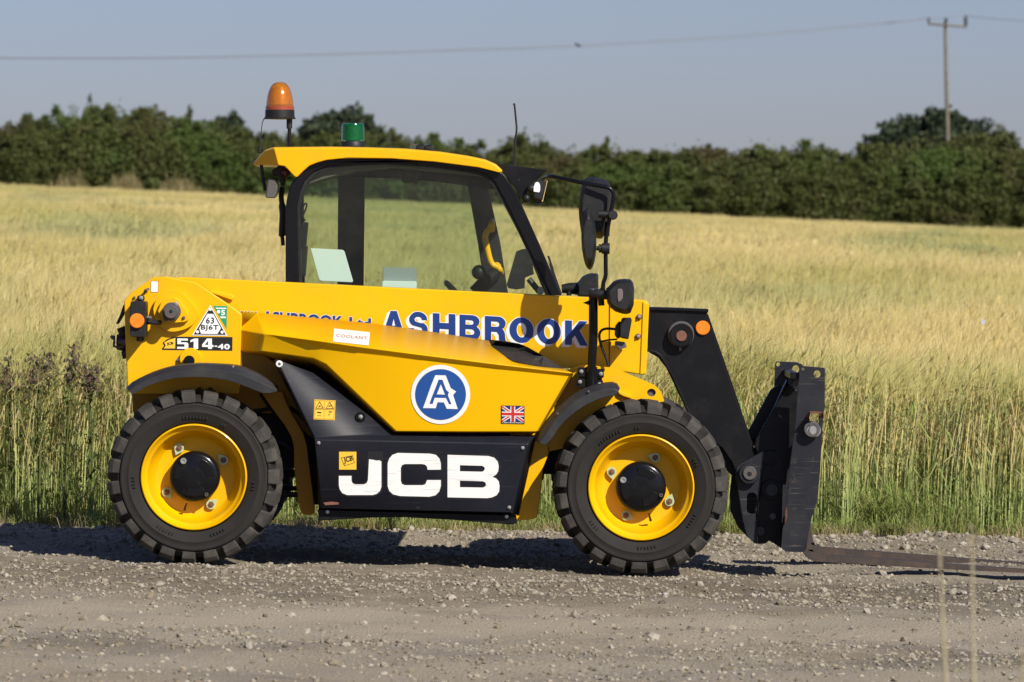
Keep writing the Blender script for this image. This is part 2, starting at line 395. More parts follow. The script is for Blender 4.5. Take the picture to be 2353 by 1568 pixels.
M['glass_far'] = glassmat('darker_green_glass', (0.82, 0.89, 0.84))
M['lens_o'] = mat('amber_beacon_lens', (0.82, 0.33, 0.03), 0.12, coat=0.8)
M['lens_g'] = mat('green_beacon_lens', (0.0, 0.16, 0.035), 0.12, coat=0.8)
for k in ('lens_o', 'lens_g'):
    b = M[k].node_tree.nodes['Principled BSDF']; b.inputs['Transmission Weight'].default_value = 0.65; b.inputs['IOR'].default_value = 1.25
    if k == 'lens_o':
        b.inputs['Transmission Weight'].default_value = 0.75
M['lamp'] = mat('lamp_glass', (0.75, 0.78, 0.80), 0.15, coat=0.8)
M['pale'] = mat('pale_card', (0.80, 0.85, 0.86), 0.6)
M['grey_card'] = mat('grey_card', (0.30, 0.33, 0.34), 0.6)
M['redlamp'] = mat('dark_red_lamp', (0.06, 0.008, 0.01), 0.3, coat=0.5)
# ------------------------------------------------------------------ terrain
def sstep(t): t = np.clip(t, 0, 1); return t*t*(3-2*t)
def ground(x, y):
    x = np.asarray(x, float); y = np.asarray(y, float)
    sl_ = 0.0253+(0.0465-0.0253)*np.clip(y/266, 0, 1)
    xx = 80*np.tanh(x/80)
    g = np.where(y > 4, (np.minimum(y, 400)-4)*0.0099, 0)
    return -sl_*xx + g
def edge(x):            # where the road gives way to grass
    return 3.25 + 0.24*np.asarray(x, float) + 0.12*np.sin(np.asarray(x)*2.3)
def wob(x, y):          
    return (0.010*np.sin(x*2.1+y*3.3)+0.008*np.sin(x*5.3-y*6.1+1)+0.006*np.sin(x*11+y*9+2)
            + 0.035*np.exp(-((y-2.6-0.15*x)/0.5)**2)*(1+0.5*np.sin(x*3.7)) + 0.032*np.exp(-((y-.7)/.6)**2)/(1+np.exp(-(x-1.45)*9)) + .03*np.exp(-((y+.75)/.30)**2)*np.sin(x*1.9+.6)*np.sin(x*5.1) + .008*np.sin(x*23+y*4)*np.sin(y*19+x*5)*np.exp(-((y+.9)/1.0)**2))
def tyre_flat(x, y):    # packed flat under the wheels
    f = np.ones_like(x)
    for wx in (-1.415, 0.575):
        for wy in (0.13, 1.38):
            f = f*(1-np.exp(-(((x-wx)/0.42)**2+((y-wy)/0.35)**2)**2))
    return f
def gz(x, y):
    x = np.asarray(x, float); y = np.asarray(y, float)
    road = np.clip((y+25)/2, 0, 1)*np.clip((6-y)/1.0, 0, 1)
    fine = 0.004*(np.sin(x*37+y*13)*np.sin(y*29-x*17+1.3)+np.sin(x*61-y*23+.7)*np.sin(y*41+x*7))*(0.5+0.5*np.sin(x*1.3+2*y))
    return ground(x, y) + (wob(x, y)+fine)*tyre_flat(x, y)*road - 0.004*(1-tyre_flat(x, y))
def grid(name, xs, ys, m, dz=0.0, zf=gz):
    X, Y = np.meshgrid(xs, ys); Z = zf(X, Y)+dz
    n, k = X.shape; co = np.stack([X, Y, Z], -1).reshape(-1, 3)
    i = np.arange((n-1)*(k-1)); r, c = i//(k-1), i % (k-1); a = r*k+c
    q = np.stack([a, a+1, a+k+1, a+k], 1)
    me = bpy.data.meshes.new(name); me.vertices.add(len(co)); me.vertices.foreach_set('co', co.ravel())
    me.loops.add(q.size); me.loops.foreach_set('vertex_index', q.ravel())
    me.polygons.add(len(q)); me.polygons.foreach_set('loop_start', np.arange(0, q.size, 4)); me.update(calc_edges=True)
    return obj(name, me, m, smooth=80)
M['soil'] = mat('field_soil', (0.13, 0.095, 0.055), 0.95, noise=[(2.5, (0.20, 0.16, 0.09), 0.8, 0.4, 0.65), (30, (0.05, 0.045, 0.02), 0.6, 0.5, 0.75)], bump=(25, 0.6, 0.02))
M['gravel'] = mat('gravel_dust', (0.288, 0.236, 0.156), 0.95,
                  noise=[(0.7, (0.235, 0.20, 0.16), 0.75, 0.42, 0.62), (7, (0.34, 0.28, 0.21), 0.6, 0.5, 0.7), (60, (0.13, 0.115, 0.10), 0.65, 0.50, 0.68), (170, (0.42, 0.37, 0.30), 0.6, 0.6, 0.72)], bump=(85, 0.9, 0.012))
_nt = M['gravel'].node_tree; _b = _nt.nodes['Principled BSDF']; _g = node(_nt, 'ShaderNodeNewGeometry')
for _sc, _off, _c, _lo, _hi, _am in (((.28, 1.25, 1), 3.0, (0.31, 0.272, 0.20), .50, .60, .85), ((.35, 1.0, 1), 11.0, (0.125, 0.102, 0.068), .50, .62, .75)):   # wheel-packed pale strips and damp brown ones along the road
    _m = node(_nt, 'ShaderNodeMapping'); _m.inputs['Scale'].default_value = _sc; _m.inputs['Location'].default_value = (_off, _off, 0)
    _n = node(_nt, 'ShaderNodeTexNoise'); _n.inputs['Scale'].default_value = 1; _n.inputs['Detail'].default_value = 7; _n.inputs['Roughness'].default_value = .65
    _r = node(_nt, 'ShaderNodeMapRange'); _r.inputs[1].default_value = _lo; _r.inputs[2].default_value = _hi; _r.inputs[4].default_value = _am
    _x = node(_nt, 'ShaderNodeMix', data_type='RGBA'); _nt.links.new(_g.outputs['Position'], _m.inputs[0]); _nt.links.new(_m.outputs[0], _n.inputs['Vector']); _nt.links.new(_n.outputs[0], _r.inputs[0])
    _nt.links.new(_r.outputs[0], _x.inputs[0]); _nt.links.new(_b.inputs['Base Color'].links[0].from_socket, _x.inputs[6]); _x.inputs[7].default_value = (*_c, 1)
    _nt.links.new(_x.outputs[2], _b.inputs['Base Color'])
_sx = node(_nt, 'ShaderNodeSeparateXYZ'); _nt.links.new(_g.outputs['Position'], _sx.inputs[0]); _n = node(_nt, 'ShaderNodeTexNoise'); _n.inputs['Scale'].default_value = 1.1; _n.inputs['Detail'].default_value = 8; _n.inputs['Roughness'].default_value = .7
_nt.links.new(_g.outputs['Position'], _n.inputs['Vector']); _ma = node(_nt, 'ShaderNodeMath', operation='MULTIPLY_ADD'); _ma.inputs[1].default_value = 3.2; _nt.links.new(_n.outputs[0], _ma.inputs[0]); _nt.links.new(_sx.outputs[1], _ma.inputs[2])
for _y0, _y1, _w, _c, _am in ((-1.9, 0.1, .5, (0.135, 0.108, 0.068), .72), (-3.9, -2.5, .4, (0.34, 0.285, 0.20), .75), (-5.9, -5.0, .4, (0.30, 0.255, 0.18), .5)):   # damp brown shoulder, pale wheel strips
    _u = node(_nt, 'ShaderNodeMapRange'); _u.interpolation_type = 'SMOOTHSTEP'; _u.inputs[1].default_value = _y0+1.6-_w; _u.inputs[2].default_value = _y0+1.6+_w
    _d = node(_nt, 'ShaderNodeMapRange'); _d.interpolation_type = 'SMOOTHSTEP'; _d.inputs[1].default_value = _y1+1.6-_w; _d.inputs[2].default_value = _y1+1.6+_w; _d.inputs[3].default_value = _am; _d.inputs[4].default_value = 0
    _nt.links.new(_ma.outputs[0], _u.inputs[0]); _nt.links.new(_ma.outputs[0], _d.inputs[0]); _mm = node(_nt, 'ShaderNodeMath', operation='MULTIPLY'); _nt.links.new(_u.outputs[0], _mm.inputs[0]); _nt.links.new(_d.outputs[0], _mm.inputs[1])
    _x = node(_nt, 'ShaderNodeMix', data_type='RGBA'); _nt.links.new(_mm.outputs[0], _x.inputs[0]); _nt.links.new(_b.inputs['Base Color'].links[0].from_socket, _x.inputs[6]); _x.inputs[7].default_value = (*_c, 1); _nt.links.new(_x.outputs[2], _b.inputs['Base Color'])
gx = np.unique(np.concatenate([np.linspace(-600, -70, 14), np.linspace(-70, 70, 57), np.linspace(70, 600, 14)]))
gy = np.unique(np.concatenate([np.linspace(-60, 10, 29), np.linspace(10, 420, 83), np.geomspace(420, 5000, 14)]))
tag(grid('ground', gx, gy, M['soil'], dz=-0.03, zf=lambda x, y: ground(x, y)), kind='structure')
tag(grid('gravel_road', np.linspace(-12, 12, 600), np.linspace(-23, 4.9, 420), M['gravel'], dz=0.0,
         zf=lambda x, y: gz(x, y)-0.06*np.clip((y-edge(x)+0.1)/0.5, 0, 1)), kind='structure')

# ------------------------------------------------------------------ loose gravel and stones
def rock(seed, flat=0.6, sub=1, jag=0.25):
    r = random.Random(seed); bm = bmesh.new(); bmesh.ops.create_icosphere(bm, subdivisions=sub, radius=1.0)
    ax = [r.uniform(0.7, 1.25), r.uniform(0.7, 1.15), flat*r.uniform(0.8, 1.2)]
    for v in bm.verts:
        k = 1+r.uniform(-jag, jag); v.co = Vector((v.co.x*ax[0]*k, v.co.y*ax[1]*k, v.co.z*ax[2]*k))
    for _ in range(3):
        nrm = Vector((r.gauss(0,1), r.gauss(0,1), r.gauss(0,1))).normalized()
        for v in bm.verts:
            d = v.co.dot(nrm)-0.62
            if d > 0: v.co -= nrm*d
    me = bpy.data.meshes.new('stone'); bm.to_mesh(me); bm.free(); me.materials.append(M['stone']); return me
M['stone'] = leafmat('grey_stone', [(0.15,0.128,0.092),(0.27,0.235,0.175),(0.38,0.345,0.28),(0.21,0.185,0.145),(0.42,0.385,0.32),(0.25,0.205,0.135),(0.10,0.09,0.07),(0.23,0.195,0.14)], transl=0.0, rough=0.9,
                     patch=((0.25,0.21,0.138), (9,9,9), 0.35, 0.7, 0.6))
def stones(name, n, x0, x1, y0, y1, s0, s1, flat, pwr=2.5, keep=None, seed=1):
    g = np.random.default_rng(seed)
    x = g.uniform(x0, x1, n); y = g.uniform(y0, y1, n)
    if keep is not None:
        k = g.random(n) < keep(x, y); x, y = x[k], y[k]
    n = len(x); s = s0+(s1-s0)*g.random(n)**pwr
    z = gz(x, y)+s*0.12
    pts = np.stack([x, y, z], 1); rot = np.stack([g.normal(0, .3, n), g.normal(0, .3, n), g.uniform(0, 6.28, n)], 1)
    protos = [rock(seed*50+i, flat) for i in range(8)]
    return scatter(name, protos, pts, rot, np.repeat(s[:, None], 3, 1), g.integers(0, 8, n))
nearw = lambda x, y: np.clip(0.16+0.8*np.exp(-((y-2.2)/1.7)**2)+0.75*np.exp(-((y+1.0)/0.8)**2)-.10*np.exp(-((y+3.1)/.6)**2)+0.5*np.exp(-((y+4.5)/0.35)**2) + 0.25*(np.sin(x*1.7+y*0.9)*np.sin(y*1.9+x*.6) > 0.2), 0.05, 1)
stones('gravel_chippings', 165000, -5.2, 5.2, -6.8, 4.6, 0.0030, 0.013, 0.6, keep=lambda x, y: nearw(x, y)*(y < edge(x)+0.25), seed=1)
stones('gravel_pebbles', 38000, -5.2, 5.2, -6.8, 4.6, 0.010, 0.026, 0.65, pwr=3, keep=lambda x, y: (0.05+0.22*np.exp(-((y+1.2)/.5)**2)*(x > -.3)+0.18*np.exp(-((y+4.6)/.4)**2)*(x < -.4)+0.80*np.exp(-((y-edge(x)+0.55)/0.75)**2)*(0.35+0.65*(x > -0.7)))*(y < edge(x)+0.2), seed=2)
big = [(1942,1222,17),(1990,1232,13),(2046,1240,11),(2098,1236,12),(2160,1232,12),(2230,1222,13),(2290,1232,10),(1912,1238,11),(2330,1248,13),(2075,1262,10),
       (2265,1262,11),(1885,1256,9),(2150,1262,10),(2012,1268,9),(1290,1222,9),(1352,1227,8),(1118,1222,8),(1075,1226,7),(2052,1395,8),(2268,1375,8),(1950,1378,7),(960,1366,7),(1012,1384,6),(1170,1394,7),(380,1450,6),(1905,1340,8)]
st0 = [rock(900+i, 0.7, 2, 0.10) for i in range(6)]
for i, (u, v, r) in enumerate(big):
    # follow the sight line to the ground
    t = 1; p = None
    for y in np.linspace(-8, 6, 1400):
        q = P(u, v, y)
        if q.z <= gz(q.x, q.y): p = q; break
    if p is None: continue
    s = r*(DIST+p.y)/FPX
    o = bpy.data.objects.new('stone', st0[i % 6]); COL.objects.link(o)
    o.location = (p.x, p.y, p.z+s*0.35); o.scale = (s, s, s*0.9); o.rotation_euler = (random.uniform(-.3,.3), random.uniform(-.3,.3), random.uniform(0,6))
    special = {(1942,1222): 'largest pale stone at the grass edge just right of the fork carriage', (2330,1248): 'pale stone by the grass at the far right edge of the frame',
               (2052,1395): 'loose stone chip alone on the gravel below the middle of the forks', (380,1450): 'small stone on the gravel in front of the rear wheel',
               (1885,1256): 'small stone lying close to the heel of the forks', (2268,1375): 'loose stone chip below the fork tips between the blurred stalks and the frame edge',
               (1950,1378): 'loose stone chip on the gravel below the heel of the forks', (1905,1340): 'stone chip just below the heel of the forks'}
    if (u, v) in special: tag(o, special[(u, v)], 'stone', 'stones on the gravel')
    elif v < 1300 and u > 1800: tag(o, 'pale angular stone along the gravel edge beside the fork tines', 'stone', 'pale stones between forks and grass verge')
    elif v < 1300: tag(o, 'pale stone at the grass edge seen under the front wheel arch', 'stone', 'stones seen beneath the telehandler')
    else: tag(o, 'larger chip of stone lying loose on the gravel in front', 'stone', 'loose stones on the open gravel')

# ------------------------------------------------------------------ barley
def ribbon(V, F, H, pts, w, ang, h):
    """flat blade along pts, width w (list), facing ang; h = height attribute list"""
    n0 = len(V); dx, dy = math.cos(ang), math.sin(ang)
    for p, ww, hh in zip(pts, w, h):
        V.append((p[0]-dx*ww/2, p[1]-dy*ww/2, p[2])); V.append((p[0]+dx*ww/2, p[1]+dy*ww/2, p[2])); H += [hh, hh]
    for i in range(len(pts)-1):
        a = n0+2*i; F.append((a, a+1, a+3, a+2))
def plantmesh(name, parts):
    """parts = list of (V, F, H, material)"""
    me = bpy.data.meshes.new(name); V = []; F = []; H = []; MI = []
    for k, (v, f, h, m) in enumerate(parts):
        n = len(V); V += v; H += h; F += [tuple(i+n for i in q) for q in f]; MI += [k]*len(f)
        me.materials.append(m)
    me.from_pydata(V, [], F); me.polygons.foreach_set('material_index', MI)
    a = me.attributes.new('h', 'FLOAT', 'POINT'); a.data.foreach_set('value', H); me.update(); return me
straw_patches = [((0.47, 0.45, 0.13), (0.12, 0.03, 0.1), 0.46, 0.62, 0.55), ((0.30, 0.38, 0.17), (0.18, 0.04, 0.1), 0.53, 0.66, 0.60)]
M['stalk'] = leafmat('barley_stalk', [(0.70,0.58,0.21),(0.42,0.43,0.14),(0.84,0.68,0.34),(0.28,0.34,0.13),(0.78,0.60,0.23),(0.50,0.55,0.30),(0.50,0.36,0.17)], hcol=(0.35,0.45,0.15), transl=0.2)
M['blade'] = leafmat('barley_leaf', [(0.32,0.44,0.11),(0.52,0.54,0.18),(0.17,0.25,0.07),(0.66,0.52,0.26),(0.40,0.30,0.14)], hcol=(0.20,0.29,0.08), transl=0.4)
M['ear'] = leafmat('barley_ear', [(0.83,0.67,0.30),(0.70,0.56,0.21),(0.94,0.80,0.45),(0.58,0.49,0.15),(0.86,0.68,0.32)], transl=0.4, patch=straw_patches, edge_green=((0.40,0.43,0.13), .62))
M['grass'] = leafmat('verge_grass', [(0.17,0.26,0.05),(0.30,0.37,0.09),(0.12,0.20,0.04),(0.50,0.45,0.19),(0.24,0.34,0.08)], hcol=(0.25,0.23,0.09), transl=0.4)
M['dry'] = leafmat('dry_grass', [(0.42,0.33,0.17),(0.34,0.25,0.12),(0.50,0.42,0.24),(0.25,0.19,0.09)], transl=0.3)
def barley_patch(seed, size, n, lo=0.0, wide=1.0, ears=True, awn=4):
    r = random.Random(seed); A = ([], [], []); B = ([], [], []); C = ([], [], [])
    for _ in range(n):
        x, y = r.uniform(-size/2, size/2), r.uniform(-size/2, size/2); ht = r.gauss(0.73, 0.055)
        lx, ly = r.gauss(0.05, 0.05), r.gauss(0, 0.04); ang = r.gauss(0, 0.7)
        hs = [lo, lo+(ht-lo)*.5, ht]
        pts = [(x+lx*(h/ht)**2, y+ly*(h/ht)**2, h) for h in hs]
        w = 0.0038*wide*r.uniform(.6, 1.4); ribbon(A[0], A[1], A[2], pts, [w, w, w*.6], ang, [h/0.8 for h in hs])
        for _ in range(r.choice((1, 2, 2))):
            hb = r.uniform(max(lo, 0.03), 0.66); L = r.uniform(0.10, 0.22); d = r.uniform(0, 6.28); up = r.uniform(0.02, 0.16)
            k = hb/ht; bx, by = x+lx*k*k, y+ly*k*k
            ribbon(B[0], B[1], B[2], [(bx, by, hb), (bx+math.cos(d)*L*.45, by+math.sin(d)*L*.45*.6, hb+up), (bx+math.cos(d)*L, by+math.sin(d)*L*.6, hb+up-r.uniform(0.0, 0.14))],
                   [0.007*wide, 0.009*wide, 0.001], d+PI/2+r.gauss(0, .5), [hb/0.8]*3)
        if ears:
            tx, ty, tz = pts[-1]; bend = r.uniform(0.1, 1.3); dr = r.gauss(0.35, 0.9); L = r.uniform(0.055, 0.08)
            ex, ey, ez = math.sin(bend)*math.cos(dr), math.sin(bend)*math.sin(dr), math.cos(bend)
            e1_ = (tx+ex*L*.5, ty+ey*L*.5, tz+ez*L*.55); e2_ = (tx+ex*L, ty+ey*L, tz+ez*L*.9)
            for a in (ang, ang+PI/2): ribbon(C[0], C[1], C[2], [(tx, ty, tz), e1_, e2_], [0.005*wide, 0.011*wide, 0.006*wide], a, [1]*3)
            for _ in range(awn):
                s = r.uniform(.2, 1); bx, by, bz = tx+ex*L*s, ty+ey*L*s, tz+ez*L*s; sp = 0.028
                al = r.uniform(0.07, 0.12)
                ribbon(C[0], C[1], C[2], [(bx, by, bz), (bx+ex*al+r.gauss(0, sp), by+ey*al+r.gauss(0, sp), bz+ez*al*.9+r.gauss(0.01, sp*.7))], [0.0022*wide, 0.0008*wide], r.uniform(-.8, .8), [1, 1])
    return plantmesh('barley_patch', [(*A, M['stalk']), (*B, M['blade']), (*C, M['ear'])])
near = [barley_patch(10+i, 0.5, 135) for i in range(6)]
mid = [barley_patch(30+i, 0.8, 150, lo=0.35, wide=1.7, awn=3) for i in range(6)]
far = [barley_patch(50+i, 1.6, 260, lo=0.45, wide=4.0, awn=2) for i in range(6)]
def field(name, protos, step, y0, y1, jit, hv, seed, front=False):
    g = np.random.default_rng(seed); P_ = []; y = y0
    while y < y1:
        half = (y+DIST)*(0.105 if y < 60 else 0.14)+3.0
        xs = np.arange(-half, half, step)
        P_.append(np.stack([xs+g.uniform(-jit, jit, len(xs)), np.full(len(xs), y)+g.uniform(-jit, jit, len(xs))], 1)); y += step*0.95
    q = np.concatenate(P_); x, y = q[:, 0], q[:, 1]
    if front:
        k = y > edge(x)+0.50; x, y = x[k], y[k]
    n = len(x); z = ground(x, y)-0.02
    s = 1+g.normal(0, hv, n)+0.05*np.sin(x*0.8+y*0.31)+0.05*np.sin(y*0.55+x*.13)
    rot = np.stack([np.zeros(n), np.zeros(n), g.choice([0, 0.25, -0.25, 0.5, -0.5], n)], 1)
    o = scatter(name, protos, np.stack([x, y, z], 1), rot, np.stack([np.ones(n), np.ones(n), s], 1), g.integers(0, len(protos), n))
    return o
tag(field('barley', near, 0.40, 2.6, 16, 0.12, 0.05, 3, front=True), 'ripening barley standing at the field edge behind the telehandler', 'barley')
tag(field('barley_field', mid, 0.62, 15.8, 62, 0.15, 0.06, 4), 'pale ripening barley in the middle of the field', 'barley')
tag(field('distant_barley', far, 1.25, 61, 268, 0.3, 0.06, 5), 'distant pale barley reaching to the hedge', 'barley')

# verge grass
def tuft(seed, n, L0, L1, w, spread, m, flop=1.0):
    r = random.Random(seed); A = ([], [], [])
    for _ in range(n):
        a = r.uniform(0, 6.28); d = r.random()**.5*spread; x, y = d*math.cos(a), d*math.sin(a); L = r.uniform(L0, L1); b = r.uniform(0, 6.28); k = r.uniform(0.15, 0.85)*flop
        p = [(x, y, -0.01), (x+math.cos(b)*L*k*.25, y+math.sin(b)*L*k*.25, L*.5), (x+math.cos(b)*L*k*.65, y+math.sin(b)*L*k*.65, L*(.85-.25*k)), (x+math.cos(b)*L*k, y+math.sin(b)*L*k, L*(.95-.6*k))]
        ribbon(A[0], A[1], A[2], p, [w*.8, w, w*.7, w*.1], b+PI/2+r.gauss(0, .7), [0, .4, .75, 1])
    return plantmesh('grass_tuft', [(*A, m)])
gt = [tuft(70+i, 34, 0.06, 0.20, 0.0065, 0.08, M['grass']) for i in range(5)] + [tuft(80+i, 30, 0.05, 0.14, 0.0035, 0.10, M['dry'], 1.4) for i in range(3)]
tall = [tuft(90+i, 40, 0.18, 0.42, 0.0060, 0.09, M['grass'], .8) for i in range(4)]
def verge(name, protos, n, x0, x1, a, b, smin, smax, seed, wts=None, keep=None):
    g = np.random.default_rng(seed); x = g.uniform(x0, x1, n); y = edge(x)+a+(b-a)*g.random(n)**1.1
    if keep is not None:
        k = g.random(n) < keep(x, y); x, y = x[k], y[k]; n = len(x)
    s = g.uniform(smin, smax, n)
    return scatter(name, protos, np.stack([x, y, np.maximum(gz(x, y)-0.05*np.clip((y-edge(x))/0.5, 0, 1), ground(x, y)-0.03)-0.0], 1),
                   np.stack([np.zeros(n), np.zeros(n), g.uniform(0, 6.28, n)], 1), np.repeat(s[:, None], 3, 1), g.choice(len(protos), n, p=wts))
o = verge('grass_verge', gt, 2700, -5.2, 5.2, 0.0, 0.75, 0.40, 0.95, 11, [.11]*5+[.15]*3, keep=lambda x, y: np.clip(0.5+0.5*np.sin(x*2.9+1.3)*np.sin(x*1.3+y*2), .15, 1)*np.where(x < -0.95, 0.4, 1))
tag(o, 'short green grass between the gravel and the barley', 'grass')
o = verge('stray_grass', gt, 620, -5.2, 5.2, -0.55, 0.25, 0.3, 0.85, 14, [.08]*5+[.2]*3, keep=lambda x, y: np.where(np.sin(x*3.3+.5)*np.sin(x*7.1) > 0.1, .8, .08))
tag(o, 'stray tufts of dry and green grass spilling onto the gravel', 'grass')
o = verge('tall_verge_grass', tall, 450, -5.2, 5.2, 0.30, 0.75, 0.5, 1.05, 12, keep=lambda x, y: np.where(x > 1.2, np.clip(np.sin(x*4.2-1)*1.5, .1, 1), 0.15))
tag(o, 'longer green grass against the foot of the barley', 'grass')

# weeds with brown seed heads by the barley, left of the telehandler
M['seed'] = leafmat('brown_seedhead', [(0.13,0.085,0.06),(0.20,0.13,0.09),(0.09,0.07,0.05),(0.16,0.15,0.07)], transl=0.2)
M['weedleaf'] = leafmat('weed_leaf', [(0.10,0.14,0.04),(0.18,0.20,0.06),(0.07,0.10,0.03)], transl=0.3)
for i, (u, v, w, lab) in enumerate(((148, 792, 46, 'tallest brown seeding weed above the barley edge at left'), (88, 815, 34, 'broad brown seeding weed left of the tallest one'),
                               (25, 815, 34, 'brown seeding weed nearest the left edge of the barley'), (207, 820, 22, 'small brown seeding weed closest to the rear wheel'))):
    y = 3.35; p = P(u, v, y); base = float(ground(p.x, y)); H = p.z-base; w_ = w*(DIST+y)/FPX
    r = random.Random(i); root = empty('seeding_weed', None, (p.x, y, base)); tag(root, lab, 'weed')
    mb = MB(); V = []; F = []; HH = []; V2 = []; F2 = []; H2 = []
    for _ in range(7):
        tx, ty = r.gauss(0, w_*.5), r.gauss(0, .04); tz = H*r.uniform(.86, 1)
        mb.tube([(0, 0, -0.02), (tx*.3, ty*.3, tz*.5), (tx, ty, tz)], [.004, .003, .0015], 5)
        for _ in range(34):
            k = r.uniform(.86, 1.0)
            q = (tx*k+r.gauss(0, .018), ty*k+r.gauss(0, .018), tz*k+r.gauss(0, .02)); s = r.uniform(.008, .02); a = r.uniform(0, 6.3)
            ribbon(V, F, HH, [(q[0], q[1], q[2]), (q[0]+r.gauss(0,.006), q[1], q[2]+s)], [s, s*.5], a, [1, 1])
        for _ in range(4):
            k = r.uniform(.3, .9); q = (tx*k, ty*k, tz*k); d = r.uniform(0, 6.3); L = r.uniform(.05, .11)
            ribbon(V2, F2, H2, [q, (q[0]+math.cos(d)*L*.5, q[1]+math.sin(d)*L*.5, q[2]+L*.4), (q[0]+math.cos(d)*L, q[1]+math.sin(d)*L, q[2]+L*.2)], [.006, .022, .002], d+PI/2, [1]*3)
    mb.build('stem', M['weedleaf'], root)
    tag(obj('seed_head', plantmesh('seed_head', [(V, F, HH, M['seed'])]), None, root, smooth=None), kind='stuff')
    tag(obj('leaves', plantmesh('leaves', [(V2, F2, H2, M['weedleaf'])]), None, root, smooth=None), kind='stuff')

# ------------------------------------------------------------------ hedge and trees
M['hedge'] = leafmat('hedge_leaf', [(0.07,0.085,0.022),(0.10,0.12,0.030),(0.05,0.064,0.018),(0.12,0.13,0.036),(0.08,0.09,0.024)], transl=0.18, patch=[((0.11,0.085,0.04), (0.22,0.22,0.3), 0.52, 0.68, 0.7), ((0.085,0.145,0.03), (0.16,0.16,0.25), 0.48, 0.62, 0.75)])
M['treeleaf'] = leafmat('tree_leaf', [(0.028,0.045,0.022),(0.05,0.068,0.032),(0.022,0.035,0.018),(0.062,0.075,0.035)], transl=0.15)
M['treeleaf2'] = leafmat('pale_tree_leaf', [(0.09,0.11,0.04),(0.13,0.14,0.06),(0.06,0.08,0.03)], transl=0.25)
M['bark'] = mat('bark', (0.09, 0.07, 0.05), 0.9, noise=(6, (0.04, 0.03, 0.02), 0.7, 0.4, 0.7), bump=(20, .6, .02))
def foliage(seed, blobs, n, s0, s1, m, name='crown', dens=0.35):
    """leaf clumps spread over and inside blobs = [(x, y, z, rx, ry, rz)]"""
    g = np.random.default_rng(seed); vol = np.array([b[3]*b[5] for b in blobs]); pick = g.choice(len(blobs), n, p=vol/vol.sum()); B = np.array(blobs)[pick]
    d = g.normal(size=(n, 3)); d /= np.linalg.norm(d, axis=1)[:, None]; rad = 1-g.random(n)**1.5*dens*1.8
    clump = 1+0.17*np.sin(d[:, 0]*7+pick)+0.17*np.sin(d[:, 2]*8+pick*2)+g.normal(0, .05, n)
    c = B[:, :3]+d*B[:, 3:]*(rad*clump)[:, None]
    a = g.normal(size=(n, 3))+d*0.6; a /= np.linalg.norm(a, axis=1)[:, None]; t = np.cross(a, g.normal(size=(n, 3))); t /= np.linalg.norm(t, axis=1)[:, None]; b2 = np.cross(a, t)
    s = g.uniform(s0, s1, n)[:, None]
    q = np.stack([c-t*s, c-b2*s*.6, c+t*s, c+b2*s*.6], 1).reshape(-1, 3)
    me = bpy.data.meshes.new(name); me.vertices.add(len(q)); me.vertices.foreach_set('co', q.astype(np.float32).ravel()); L = n*4
    me.loops.add(L); me.loops.foreach_set('vertex_index', np.arange(L)); me.polygons.add(n); me.polygons.foreach_set('loop_start', np.arange(0, L, 4)); me.update(calc_edges=True)
    me.materials.append(m); return me
def shrub_blobs(r):
    bl = [(0, .1, 1.8, 1.2, .8, 1.7)]
    for _ in range(16):
        bl.append((r.uniform(-1.1, 1.1), r.uniform(-.7, .5), r.uniform(.5, 3.4), r.uniform(.3, .65), r.uniform(.3, .6), r.uniform(.25, .55)))
    for _ in range(3):
        bl.append((r.uniform(-1, 1), r.uniform(-.4, .4), r.uniform(3.5, 3.9), r.uniform(.2, .4), .25, r.uniform(.15, .3)))
    return bl
hp = [foliage(200+i, shrub_blobs(random.Random(i)), 9000, .05, .105, M['hedge'], 'shrub') for i in range(5)]
HY = 268.0
prof = [(-300,290),(-60,290),(0,288),(60,262),(120,250),(170,240),(230,245),(300,238),(350,252),(400,262),(450,268),(520,285),(600,300),(700,305),(800,296),(900,300),(960,305),(1010,318),(1060,325),(1110,330),(1160,312),(1210,305),
        (1260,325),(1310,315),(1360,345),(1400,330),(1450,345),(1520,342),(1600,335),(1660,340),(1740,338),(1820,325),(1880,332),(1950,345),(2020,330),(2100,322),(2170,318),(2230,302),(2290,312),(2353,335),(2420,330),(2700,330)]
pu = [a for a, b in prof]; pv = [b for a, b in prof]
g = np.random.default_rng(21); pts = []; scl = []; rots = []; idx = []
for row, dy in enumerate((0, 1.2, 2.6)):
    x = -62.0+row*.4
    while x < 62:
        y = HY+dy+g.normal(0, .25); u = x*FPX/(DIST+y)+UC; vt = np.interp(u, pu, pv)
        zt = HCAM-(vt-VH)*(DIST+y)/FPX; zb = float(ground(x, y)); h = (zt-zb)*(1 if row else .82)*g.uniform(.90, 1.04)
        pts.append((x, y, zb-.05)); scl.append((g.uniform(.85, 1.15), 1, h/4)); rots.append((0, 0, g.uniform(-.4, .4)+(PI if g.random() < .5 else 0))); idx.append(int(g.integers(0, 5)))
        x += g.uniform(.8, 1.3)
o = scatter('hedgerow', hp, pts, rots, scl, idx); tag(o, 'long dark green hedgerow across the far side of the field', 'hedge')
M['hay'] = leafmat('pale_seeding_grass', [(0.40,0.33,0.16),(0.28,0.25,0.11),(0.48,0.39,0.20),(0.18,0.17,0.07)], transl=0.3)
